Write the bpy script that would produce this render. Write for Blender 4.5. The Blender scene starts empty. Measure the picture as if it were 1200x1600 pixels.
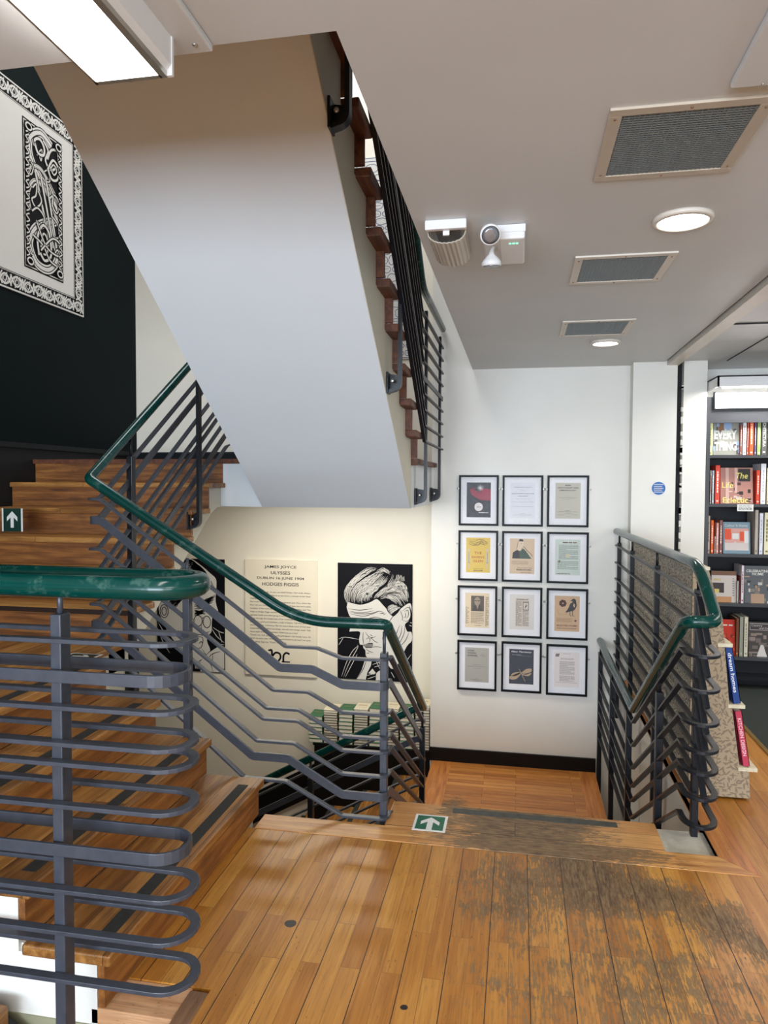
import bpy, math, random
from mathutils import Vector, Matrix
from mathutils.geometry import tessellate_polygon
random.seed(7)
PI = math.pi
COL = bpy.context.scene.collection
SC = bpy.context.scene
rnd = random.uniform

# ------------------------------------------------------------------ camera
FPX = 1120.0
R_ = ((0.9827293, -0.01122374, -0.18470827),
      (0.18500446, 0.03770233, 0.9820142),
      (0.00405794, 0.99922598, -0.03912763))
EYE = Vector((0, 0, 1.6))
RM = Matrix(R_)
cd = bpy.data.cameras.new('camera'); cam = bpy.data.objects.new('camera', cd); COL.objects.link(cam)
rt, up, fw = RM @ Vector((1, 0, 0)), RM @ Vector((0, 1, 0)), RM @ Vector((0, 0, 1))
mw = Matrix((rt, up, -fw)).transposed().to_4x4(); mw.translation = EYE
cam.matrix_world = mw
cd.sensor_width = 36; cd.lens = FPX / 1600 * 36; cd.clip_start = 0.05; cd.clip_end = 60
SC.camera = cam
SC.view_settings.view_transform = 'Standard'; SC.view_settings.look = 'None'
SC.view_settings.exposure = 1.0; SC.view_settings.gamma = 1; SC.view_settings.use_curve_mapping = False

# ------------------------------------------------------------------ world and lights
w = bpy.data.worlds.new('world'); SC.world = w; w.use_nodes = True
w.node_tree.nodes['Background'].inputs[0].default_value = (0.62, 0.72, 0.85, 1)
w.node_tree.nodes['Background'].inputs[1].default_value = 0.6

def area(name, loc, aim, sx, sy, power, color=(1, 1, 1)):
    l = bpy.data.lights.new(name, 'AREA'); l.shape = 'RECTANGLE'; l.size = sx; l.size_y = sy
    l.energy = power; l.color = color
    o = bpy.data.objects.new(name, l); COL.objects.link(o); o.location = loc
    o.rotation_euler = (Vector(aim) - Vector(loc)).to_track_quat('-Z', 'Y').to_euler()
    return o
# daylight through the shop window behind the camera
area('window_daylight', (-1.3, -4.35, 1.42), (-1.0, 5, 1.6), 4.2, 1.7, 255, (0.74, 0.86, 1.0))
area('window_daylight_side', (2.6, -4.35, 1.45), (2.0, 5, 1.3), 2.6, 1.8, 55, (0.86, 0.92, 1.0))
# lamps of the upper floor over the stairwell
area('stairwell_lamp', (-1.6, 4.6, 6.1), (-1.7, 4.8, 0), 1.6, 2.6, 60, (0.95, 0.97, 1.0))
# shop ceiling lamps on the right and behind
area('shop_lamp_right', (3.2, 3.6, 2.50), (3.2, 3.6, 0), 1.2, 2.6, 30, (1.0, 0.95, 0.88))
area('shop_lamp_bookcase', (2.25, 5.93, 2.335), (2.25, 6.0, 0), 1.4, 0.12, 5, (1.0, 0.96, 0.92))
area('shop_lamp_back', (1.2, -1.6, 2.50), (1.2, -1.6, 0), 1.4, 2.2, 40, (1.0, 0.93, 0.84))
# unseen lamp under the upper landing, inferred from the wall's bright top
area('lower_lamp', (-1.6, 5.4, 1.38), (-1.6, 5.8, -2), 1.5, 0.3, 16, (1.0, 0.92, 0.78))
area('lower_stair_fill', (-2.2, 1.0, -0.5), (-1.8, 1.6, -3), 1.0, 0.8, 12, (1.0, 0.95, 0.85))  # added fill for the lower stairwell, no fixture known there

# ------------------------------------------------------------------ pixel ray helpers (surveying points on real planes)
def ray(x, y): return RM @ Vector((x - 600, 800 - y, FPX))
def pX(x, y, X): d = ray(x, y); return EYE + d * ((X - EYE.x) / d.x)
def pY(x, y, Y): d = ray(x, y); return EYE + d * ((Y - EYE.y) / d.y)
def pZ(x, y, Z): d = ray(x, y); return EYE + d * ((Z - EYE.z) / d.z)

# ------------------------------------------------------------------ materials
def s2l(c):
    c = c / 255.0
    return c / 12.92 if c <= 0.04045 else ((c + 0.055) / 1.055) ** 2.4
def rgb(r, g, b): return (s2l(r), s2l(g), s2l(b), 1)

class NT:
    def __init__(s, name):
        s.m = bpy.data.materials.new(name); s.m.use_nodes = True; s.t = s.m.node_tree
        s.b = s.t.nodes['Principled BSDF']
    def n(s, typ, **kw):
        nd = s.t.nodes.new(typ)
        for k, v in kw.items():
            if k.startswith('i_'):
                key = k[2:]; key = int(key) if key.isdigit() else key.replace('_', ' ')
                nd.inputs[key].default_value = v
            else: setattr(nd, k, v)
        return nd
    def l(s, a, b): s.t.links.new(a, b)
    def pos(s):
        return s.n('ShaderNodeTexCoord').outputs['Object']
    def mapping(s, vec, scale=(1, 1, 1), rot=(0, 0, 0), loc=(0, 0, 0)):
        m = s.n('ShaderNodeMapping'); m.inputs['Scale'].default_value = scale
        m.inputs['Rotation'].default_value = rot; m.inputs['Location'].default_value = loc
        s.l(vec, m.inputs['Vector']); return m.outputs[0]
    def noise(s, vec, scale, detail=4, rough=0.55):
        n = s.n('ShaderNodeTexNoise'); n.inputs['Scale'].default_value = scale
        n.inputs['Detail'].default_value = detail; n.inputs['Roughness'].default_value = rough
        s.l(vec, n.inputs['Vector']); return n.outputs['Fac']
    def ramp(s, fac, stops):
        r = s.n('ShaderNodeValToRGB'); e = r.color_ramp.elements
        while len(e) < len(stops): e.new(0.5)
        for i, (p, c) in enumerate(stops): e[i].position = p; e[i].color = c
        s.l(fac, r.inputs[0]); return r.outputs[0]
    def mix(s, fac, a, b, mode='MIX'):
        m = s.n('ShaderNodeMixRGB', blend_type=mode)
        for sock, v in ((m.inputs[0], fac), (m.inputs[1], a), (m.inputs[2], b)):
            if hasattr(v, 'is_linked') or isinstance(v, bpy.types.NodeSocket): s.l(v, sock)
            else: sock.default_value = v
        return m.outputs[0]
    def math(s, op, a, b=0.0, clamp=False):
        m = s.n('ShaderNodeMath', operation=op, use_clamp=clamp)
        for sock, v in ((m.inputs[0], a), (m.inputs[1], b)):
            if isinstance(v, bpy.types.NodeSocket): s.l(v, sock)
            else: sock.default_value = v
        return m.outputs[0]
    def bump(s, h, strength=0.2, dist=0.01):
        b = s.n('ShaderNodeBump'); b.inputs['Strength'].default_value = strength
        b.inputs['Distance'].default_value = dist
        s.l(h, b.inputs['Height']); s.l(b.outputs[0], s.b.inputs['Normal'])

def plain(name, c, rough=0.5, metal=0.0, emit=0, noise=0.0, bump=0.0, nscale=8, coat=0.0, spec=None):
    N = NT(name); N.b.inputs['Roughness'].default_value = rough; N.b.inputs['Metallic'].default_value = metal
    if spec is not None: N.b.inputs['Specular IOR Level'].default_value = spec
    if coat: N.b.inputs['Coat Weight'].default_value = coat; N.b.inputs['Coat Roughness'].default_value = 0.08
    if noise or bump:
        p = N.pos(); f = N.noise(p, nscale, 5)
        if noise:
            d = tuple(max(0, x * (1 - noise)) for x in c[:3]) + (1,); e = tuple(min(1, x * (1 + noise)) for x in c[:3]) + (1,)
            N.l(N.ramp(f, [(0.3, d), (0.7, e)]), N.b.inputs['Base Color'])
        else: N.b.inputs['Base Color'].default_value = c
        if bump: N.bump(N.noise(p, nscale * 1.5, 6), bump, 0.004)
    else: N.b.inputs['Base Color'].default_value = c
    if emit:
        N.b.inputs['Emission Color'].default_value = c; N.b.inputs['Emission Strength'].default_value = emit
    return N.m

def wood(name, cols, axis='Y', plank=None, rough=0.38, wear=None, grain=1.0, dark=(70, 42, 22), spots=None, off=0.0, cont=1.0, rowoff=None, double=False):
    """axis: world direction of the grain. plank: (length, width)"""
    N = NT(name); p = N.pos()
    rot = {'X': (0, 0, 0), 'Y': (0, 0, -PI / 2), 'Z': (0, PI / 2, 0)}[axis]
    v = N.mapping(p, rot=rot, loc=(off, off * 1.7 if rowoff is None else rowoff, 0))        # x now runs along the grain
    if plank:
        br = N.n('ShaderNodeTexBrick'); br.offset = 0.37; br.offset_frequency = 2
        N.l(v, br.inputs['Vector']); br.inputs['Scale'].default_value = 1.0
        br.inputs['Brick Width'].default_value = plank[0]; br.inputs['Row Height'].default_value = plank[1]
        br.inputs['Mortar Size'].default_value = 0.0014; br.inputs['Mortar Smooth'].default_value = 0.3
        br.inputs['Color1'].default_value = (0, 0, 0, 1); br.inputs['Color2'].default_value = (1, 1, 1, 1)
        br.inputs['Mortar'].default_value = (0.5, 0.5, 0.5, 1)
        pv = br.outputs['Color']; mort = br.outputs['Fac']
        sh = N.n('ShaderNodeVectorMath', operation='ADD'); N.l(v, sh.inputs[0])
        sc = N.n('ShaderNodeVectorMath', operation='SCALE'); N.l(pv, sc.inputs[0]); sc.inputs['Scale'].default_value = 7.0
        N.l(sc.outputs[0], sh.inputs[1]); gv = sh.outputs[0]
    else: gv = v; pv = None; mort = None
    g1 = N.noise(N.mapping(gv, scale=(1.6, 22, 22)), 1.6 * grain, 6, 0.6)
    g2 = N.noise(N.mapping(gv, scale=(5, 120, 120)), 1.2 * grain, 3, 0.6)
    blot = N.noise(gv, 3.2, 4, 0.6)
    base = N.ramp(g1, [(0.5 - 0.22 / cont, rgb(*cols[0])), (0.5, rgb(*cols[1])), (0.5 + 0.22 / cont, rgb(*cols[2]))])
    if pv is not None:
        tone = N.ramp(pv, [(0.0, rgb(*cols[0])), (0.45, rgb(*cols[1])), (1.0, rgb(*cols[2]))])
        base = N.mix(0.5, base, tone)
    base = N.mix(N.math('MULTIPLY', N.math('SUBTRACT', g2, 0.5, True), 1.6, True), base, rgb(*dark))
    base = N.mix(N.math('MULTIPLY', N.math('SUBTRACT', blot, 0.55, True), 2.4, True), base, rgb(*dark), 'MIX') if wear is None else base
    ro = N.math('ADD', rough, N.math('MULTIPLY', blot, 0.18))
    fleck = N.noise(N.mapping(gv, scale=(30, 90, 90)), 1.4, 2, 0.5)
    base = N.mix(N.math('MULTIPLY', N.math('SUBTRACT', fleck, 0.66, True), 5.0, True), base, rgb(60, 38, 22))
    if wear:
        tot = None
        for (x, y, rx, ry, st) in wear:
            mp = N.mapping(p, scale=(1 / rx, 1 / ry, 0.0), loc=(-x / rx, -y / ry, 0))
            ln = N.n('ShaderNodeVectorMath', operation='LENGTH'); N.l(mp, ln.inputs[0])
            m = N.math('MULTIPLY', N.math('SUBTRACT', 1.0, ln.outputs['Value'], True), st)
            tot = m if tot is None else N.math('MAXIMUM', tot, m)
        wn = N.noise(p, 7.0, 6, 0.7)
        wg = N.noise(N.mapping(gv, scale=(16, 105, 105)), 1.0, 3, 0.7)
        k = N.math('ADD', N.math('MULTIPLY', N.math('SUBTRACT', wn, 0.5), 1.5), N.math('MULTIPLY', N.math('SUBTRACT', wg, 0.5), 2.6))
        k = N.math('ADD', N.math('MULTIPLY', tot, 1.0), N.math('MULTIPLY', k, N.math('MINIMUM', N.math('MULTIPLY', tot, 3.0), 1.0)))
        k = N.math('MULTIPLY', N.math('SUBTRACT', k, 0.42, True), 3.2, True)
        base = N.mix(N.math('MULTIPLY', k, 0.86), base, N.ramp(wg, [(0.38, rgb(44, 36, 28)), (0.66, rgb(128, 106, 76))]))
        ro = N.math('ADD', ro, N.math('MULTIPLY', k, 0.15))
    if spots:
        for (x, y, r) in spots:
            mp = N.mapping(p, loc=(-x, -y, 0), scale=(1, 1, 0))
            ln = N.n('ShaderNodeVectorMath', operation='LENGTH'); N.l(mp, ln.inputs[0])
            m = N.math('LESS_THAN', N.math('ADD', ln.outputs['Value'], N.math('MULTIPLY', N.noise(p, 30, 2), 0.012)), r)
            base = N.mix(m, base, rgb(28, 20, 18))
    if double:
        b2 = N.n('ShaderNodeTexBrick'); b2.offset = 0.0; N.l(v, b2.inputs['Vector']); b2.inputs['Scale'].default_value = 1.0
        b2.inputs['Brick Width'].default_value = 60.0; b2.inputs['Row Height'].default_value = plank[1] * 2; b2.inputs['Mortar Size'].default_value = 0.0018
        b2.inputs['Mortar Smooth'].default_value = 0.2
        mort = N.math('MAXIMUM', N.math('MULTIPLY', mort, 0.38), b2.outputs['Fac'])
    if mort is not None: base = N.mix(mort, base, rgb(40, 22, 14))
    N.l(base, N.b.inputs['Base Color']); N.l(ro, N.b.inputs['Roughness'])
    h = N.math('ADD', N.math('MULTIPLY', g2, 0.4), N.math('MULTIPLY', g1, 0.6))
    if mort is not None: h = N.math('SUBTRACT', h, N.math('MULTIPLY', mort, 1.5))
    N.bump(h, 0.18, 0.003)
    return N.m

M = {}
M['white_wall'] = plain('white_wall_paint', rgb(228, 226, 218), 0.45, noise=0.02, bump=0.12, nscale=3)
M['cream_wall'] = plain('cream_wall_paint', rgb(232, 226, 210), 0.5, noise=0.02, bump=0.12, nscale=3)
M['string_paint'] = plain('cream_stringer_paint', rgb(212, 208, 190), 0.5, noise=0.05, nscale=2)
M['soffit'] = plain('soffit_paint', rgb(224, 230, 233), 0.6, noise=0.01, nscale=2)
M['ceiling'] = plain('ceiling_paint', rgb(203, 205, 205), 0.45, noise=0.03, bump=0.35, nscale=1.6)
M['green_wall'] = plain('dark_green_wall_paint', rgb(1, 14, 17), 0.65, noise=0.12, nscale=2); M['green_wall'].node_tree.nodes['Principled BSDF'].inputs['Specular IOR Level'].default_value = 0.12
M['dado'] = plain('black_green_dado_paint', rgb(14, 20, 24), 0.5, noise=0.1); M['dado'].node_tree.nodes['Principled BSDF'].inputs['Specular IOR Level'].default_value = 0.3
M['black'] = plain('black_paint', rgb(12, 14, 16), 0.45, noise=0.1, spec=0.25)
M['iron'] = plain('grey_iron_paint', rgb(56, 60, 69), 0.34, noise=0.16, nscale=30, spec=0.5)
M['dark_iron'] = plain('black_iron_paint', rgb(22, 25, 31), 0.36, noise=0.15, nscale=30, spec=0.35)
N = NT('green_gloss_paint'); p_ = N.pos()
f_ = N.noise(p_, 14, 6, 0.65)
N.l(N.ramp(f_, [(0.0, rgb(0, 44, 40)), (0.57, rgb(2, 56, 50)), (0.66, rgb(52, 84, 76))]), N.b.inputs['Base Color'])
N.b.inputs['Roughness'].default_value = 0.18; N.b.inputs['Coat Weight'].default_value = 0.0; N.b.inputs['Specular IOR Level'].default_value = 0.38
N.bump(N.noise(p_, 60, 3), 0.08, 0.002); M['green_gloss'] = N.m
M['white_plastic'] = plain('white_plastic', rgb(226, 226, 226), 0.35)
M['glow'] = plain('lamp_glow', (1.0, 0.97, 0.95, 1), 0.4, emit=9)
M['glow_soft'] = plain('lit_sign_glow', (1.0, 0.99, 1.0, 1), 0.4, emit=1.6)
M['beige_metal'] = plain('beige_vent_metal', rgb(184, 172, 154), 0.42, noise=0.04)
M['pale_metal'] = plain('pale_vent_metal', rgb(216, 209, 197), 0.42, noise=0.04)
M['mesh_dark'] = plain('vent_dark', rgb(18, 22, 24), 0.6)
M['mesh_grid'] = plain('vent_grid_metal', rgb(118, 124, 124), 0.4, metal=0.2)
M['steel'] = plain('steel', rgb(190, 188, 180), 0.3, metal=0.8)
M['brass'] = plain('brass', rgb(170, 140, 80), 0.35, metal=0.8)
M['carpet'] = plain('dark_green_carpet', rgb(34, 42, 38), 0.95, noise=0.7, bump=0.8, nscale=160)
M['ink'] = plain('black_ink', rgb(14, 14, 20), 0.6, spec=0.15)
M['bone'] = plain('bone_white_print', rgb(216, 214, 208), 0.5)
M['panel'] = plain('cream_panel_board', rgb(228, 220, 200), 0.5)
M['mount'] = plain('white_mount_card', rgb(232, 232, 236), 0.6)
M['frame'] = plain('black_frame_wood', rgb(10, 10, 12), 0.4, spec=0.15)
M['tape'] = plain('anti_slip_tape', rgb(38, 40, 38), 0.7, noise=0.25, nscale=50)
M['tape_worn'] = plain('worn_anti_slip_tape', rgb(62, 62, 56), 0.6, noise=0.3, nscale=30)
M['sign_green'] = plain('exit_sign_green', rgb(0, 96, 66), 0.5, noise=0.35, nscale=60)
M['sign_dark'] = plain('exit_sign_dark_green', rgb(6, 48, 40), 0.4)
M['white'] = plain('sign_white', rgb(226, 226, 220), 0.45)
M['shelf_black'] = plain('black_shelf_laminate', rgb(20, 22, 28), 0.45, noise=0.08, spec=0.25)
M['shelf_edge'] = plain('grey_shelf_edge', rgb(58, 60, 64), 0.45)
M['pages'] = plain('book_pages', rgb(226, 222, 206), 0.8)
M['lens'] = plain('grey_lens', rgb(140, 142, 146), 0.15, metal=0.5)
N = NT('ribbed_clear_plastic'); N.b.inputs['Base Color'].default_value = rgb(214, 204, 186)
N.b.inputs['Roughness'].default_value = 0.12; N.b.inputs['Transmission Weight'].default_value = 0.35
N.b.inputs['IOR'].default_value = 1.3; M['clear'] = N.m
N = NT('picture_glass'); N.b.inputs['Base Color'].default_value = (1, 1, 1, 1); N.b.inputs['Roughness'].default_value = 0.03
N.b.inputs['Alpha'].default_value = 0.03; N.b.inputs['Specular IOR Level'].default_value = 0.3; M['glass'] = N.m
_cm = {}
def C_(r, g, b, rough=0.45):
    k = (r, g, b, rough)
    if k not in _cm: _cm[k] = plain('coloured_card', rgb(r, g, b), rough, spec=0.25)
    return _cm[k]
# floor timbers
WOODC = [(142, 84, 28), (174, 114, 40), (204, 150, 70)]
M['floor_wood'] = wood('oak_floor_boards', WOODC, 'Y', (0.62, 0.0685), 0.30, rowoff=0.052, double=True,
    wear=[(0.30, 2.98, 0.34, 0.50, 1.5), (0.52, 2.88, 0.34, 0.22, 1.5), (0.72, 2.76, 0.26, 0.22, 1.4), (0.98, 2.62, 0.40, 0.28, 1.25), (0.0, 2.8, 0.36, 0.5, 0.95), (0.45, 2.35, 1.0, 0.8, 0.72)],
    spots=[(-0.800, 2.442, 0.028), (-0.115, 3.14, 0.024), (-0.327, 2.108, 0.018)])
M['floor_wood_side'] = wood('oak_floor_boards_side', WOODC, 'Y', (1.1, 0.137), 0.30, wear=[(9, 9, .1, .1, 0)])
M['border_wood'] = wood('border_board_wood', [(166, 104, 50), (200, 142, 78), (222, 172, 104)], 'X', None, 0.3,
    wear=[(0.12, 3.2, 0.75, 0.35, 1.5)])
M['nosing_wood'] = wood('nosing_board_wood', [(166, 108, 56), (196, 142, 82), (216, 168, 104)], 'X', (3.0, 0.13), 0.35,
    wear=[(0.03, 3.40, 0.55, 0.5, 1.7)])
M['border_wood_y'] = wood('border_board_wood_long', [(150, 86, 36), (184, 114, 54), (204, 140, 72)], 'Y', None, 0.3, wear=[(9, 9, .1, .1, 0)])
M['floor_wood_low'] = wood('lower_oak_boards', [(140, 80, 34), (186, 120, 56), (212, 150, 80)], 'X', (0.7, 0.06), 0.3, wear=[(-0.5, 5.2, 0.25, 0.5, 1.2)])
STEPC = [(98, 60, 26), (152, 100, 44), (200, 148, 80)]
M['tread_y'] = wood('stair_tread_wood', STEPC, 'Y', (2.5, 0.135), 0.34, dark=(40, 22, 12), cont=1.5)
M['riser_y'] = wood('stair_riser_wood', [(92, 52, 22), (136, 84, 36), (172, 114, 54)], 'Y', None, 0.4, dark=(50, 26, 14))
M['tread_x'] = wood('stair_tread_wood_cross', STEPC, 'X', (3.1, 0.14), 0.34, dark=(40, 22, 12), cont=1.5)
M['riser_x'] = wood('stair_riser_wood_cross', [(84, 48, 22), (136, 84, 38), (180, 122, 60)], 'X', None, 0.4, dark=(40, 22, 12), grain=0.9, cont=1.1)
M['reddish'] = wood('reddish_tread_end_wood', [(66, 34, 20), (98, 54, 30), (124, 74, 42)], 'Y', None, 0.45, dark=(54, 26, 14))
M['pine'] = wood('raw_pine_block', [(170, 120, 80), (196, 148, 106), (212, 168, 126)], 'X', None, 0.55)
M['old_wood'] = wood('old_brown_wood', [(96, 66, 44), (124, 90, 62), (150, 112, 80)], 'Y', None, 0.55)

# ------------------------------------------------------------------ mesh builder
class MB:
    def __init__(s): s.v = []; s.f = []; s.mi = []; s.cur = 0; s.sm = []; s.smooth = False
    def add(s, vs, fs):
        o = len(s.v); s.v += [tuple(v) for v in vs]
        for f in fs: s.f.append(tuple(i + o for i in f)); s.mi.append(s.cur); s.sm.append(s.smooth)
        return s
    def box(s, x0, x1, y0, y1, z0, z1):
        x0, x1 = sorted((x0, x1)); y0, y1 = sorted((y0, y1)); z0, z1 = sorted((z0, z1))
        return s.add([(x0, y0, z0), (x1, y0, z0), (x1, y1, z0), (x0, y1, z0), (x0, y0, z1), (x1, y0, z1), (x1, y1, z1), (x0, y1, z1)],
              [(0, 3, 2, 1), (4, 5, 6, 7), (0, 1, 5, 4), (1, 2, 6, 5), (2, 3, 7, 6), (3, 0, 4, 7)])
    def mbox(s, M4, sx, sy, sz):
        vs = [M4 @ Vector((a * sx / 2, b * sy / 2, c * sz / 2)) for c in (-1, 1) for a, b in ((-1, -1), (1, -1), (1, 1), (-1, 1))]
        return s.add(vs, [(0, 3, 2, 1), (4, 5, 6, 7), (0, 1, 5, 4), (1, 2, 6, 5), (2, 3, 7, 6), (3, 0, 4, 7)])
    def prism(s, poly, vec):
        """poly: list of 3D points; extrude by vec"""
        n = len(poly); P = [Vector(p) for p in poly]; V = Vector(vec)
        tris = tessellate_polygon([P])
        vs = P + [p + V for p in P]
        fs = [tuple(t) for t in tris] + [tuple(i + n for i in reversed(t)) for t in tris]
        fs += [(i, (i + 1) % n, (i + 1) % n + n, i + n) for i in range(n)]
        return s.add(vs, fs)
    def sweep(s, path, wd, ht, closed=False):
        """flat bar: wd measured sideways (horizontal), ht upward"""
        P = [Vector(p) for p in path]; n = len(P); rings = []
        Z = Vector((0, 0, 1)); last = Vector((1, 0, 0))
        for i in range(n):
            a = (P[i] - P[i - 1]).normalized() if i > 0 else None
            b = (P[i + 1] - P[i]).normalized() if i < n - 1 else None
            t = (a + b).normalized() if a is not None and b is not None and (a + b).length > 1e-5 else (a if a is not None else b)
            ta = a if a is not None else b; tb = b if b is not None else a
            def side(q):
                c = q.cross(Z); return c.normalized() if c.length > 1e-4 else last
            sa, sb = side(ta), side(tb); sd = (sa + sb)
            sd = sd.normalized() if sd.length > 1e-4 else sa
            k = 1.0 / max(0.35, sd.dot(sa)); last = sd
            ua, ub = sa.cross(ta), sb.cross(tb); u = (ua + ub).normalized(); ku = 1.0 / max(0.35, u.dot(ua))
            rings.append([P[i] + sd * (x * wd / 2 * k) + u * (y * ht / 2 * ku) for x, y in ((-1, -1), (1, -1), (1, 1), (-1, 1))])
        vs = [v for r in rings for v in r]; fs = []
        for i in range(n - 1):
            for j in range(4): fs.append((i * 4 + j, i * 4 + (j + 1) % 4, i * 4 + 4 + (j + 1) % 4, i * 4 + 4 + j))
        fs += [(3, 2, 1, 0), tuple((n - 1) * 4 + j for j in range(4))]
        return s.add(vs, fs)
    def tube(s, path, r, seg=16, caps=True, ky=1.0):
        P = [Vector(p) for p in path]; n = len(P); s.smooth = True; Z = Vector((0, 0, 1)); vs = []; pr = None
        for i in range(n):
            t = ((P[i] - P[i - 1]).normalized() if i else Vector()) + ((P[i + 1] - P[i]).normalized() if i < n - 1 else Vector())
            t.normalize()
            if pr is None: a = t.cross(Z) if abs(t.z) < 0.98 else t.cross(Vector((1, 0, 0)))
            else: a = pr - t * pr.dot(t)
            a.normalize(); pr = a; b = a.cross(t)
            vs += [P[i] + a * (math.cos(2 * PI * j / seg) * r) + b * (math.sin(2 * PI * j / seg) * r * ky) for j in range(seg)]
        fs = [(i * seg + j, i * seg + (j + 1) % seg, (i + 1) * seg + (j + 1) % seg, (i + 1) * seg + j) for i in range(n - 1) for j in range(seg)]
        if caps: fs += [tuple(reversed(range(seg))), tuple((n - 1) * seg + j for j in range(seg))]
        s.add(vs, fs); s.smooth = False; return s
    def lathe(s, base, axis, prof, seg=32):
        """prof: list of (r, h) along axis from base"""
        A = Vector(axis).normalized(); U = A.orthogonal().normalized(); W = A.cross(U); B = Vector(base); vs = []
        for r, h in prof: vs += [B + A * h + U * (r * math.cos(2 * PI * j / seg)) + W * (r * math.sin(2 * PI * j / seg)) for j in range(seg)]
        n = len(prof); fs = [(i * seg + j, i * seg + (j + 1) % seg, (i + 1) * seg + (j + 1) % seg, (i + 1) * seg + j) for i in range(n - 1) for j in range(seg)]
        if prof[0][0] > 1e-4: fs.append(tuple(reversed(range(seg))))
        if prof[-1][0] > 1e-4: fs.append(tuple((n - 1) * seg + j for j in range(seg)))
        s.smooth = True; s.add(vs, fs); s.smooth = False; return s
    def build(s, name, mats, parent=None, bevel=0.0, origin=None):
        me = bpy.data.meshes.new(name); me.from_pydata(s.v, [], s.f)
        if not isinstance(mats, (list, tuple)): mats = [mats]
        for m in mats: me.materials.append(m)
        me.polygons.foreach_set('material_index', s.mi); me.polygons.foreach_set('use_smooth', s.sm); me.update()
        import bmesh
        bm = bmesh.new(); bm.from_mesh(me); bmesh.ops.recalc_face_normals(bm, faces=bm.faces)
        if bevel:
            es = [e for e in bm.edges if len(e.link_faces) == 2 and e.calc_face_angle(0) > 0.6]
            bmesh.ops.bevel(bm, geom=es, offset=bevel, segments=2, affect='EDGES', profile=0.5)
        bm.to_mesh(me); bm.free()
        o = bpy.data.objects.new(name, me); COL.objects.link(o)
        if parent is not None: o.parent = parent
        return o

def tag(o, label=None, cat=None, group=None, kind=None):
    if label: o['label'] = label
    if cat: o['category'] = cat
    if group: o['group'] = group
    if kind: o['kind'] = kind
    return o
def thing(name, label, cat, loc=(0, 0, 0), group=None):
    o = bpy.data.objects.new(name, None); COL.objects.link(o); o.empty_display_size = 0.1
    return tag(o, label, cat, group)
def struct(name, mb, mat, label=None, bevel=0.0):
    o = mb.build(name, mat, bevel=bevel); tag(o, label, None, None, 'structure'); return o

# text: outline of the built-in font as flat faces
_tc = {}
def text_geo(body, bold=0.0, shear=0.0, sp=1.0):
    k = (body, bold, shear, sp)
    if k in _tc: return _tc[k]
    c = bpy.data.curves.new('lettering', 'FONT'); c.body = body; c.size = 1; c.offset = bold; c.shear = shear
    c.align_x = 'CENTER'; c.align_y = 'CENTER'; c.space_character = sp; c.resolution_u = 3
    o = bpy.data.objects.new('lettering', c); COL.objects.link(o)
    dg = bpy.context.evaluated_depsgraph_get(); dg.update()
    me = bpy.data.meshes.new_from_object(o.evaluated_get(dg))
    vs = [tuple(v.co) for v in me.vertices]; fs = [tuple(p.vertices) for p in me.polygons]
    bpy.data.objects.remove(o); bpy.data.curves.remove(c); bpy.data.meshes.remove(me)
    _tc[k] = (vs, fs); return _tc[k]

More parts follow.
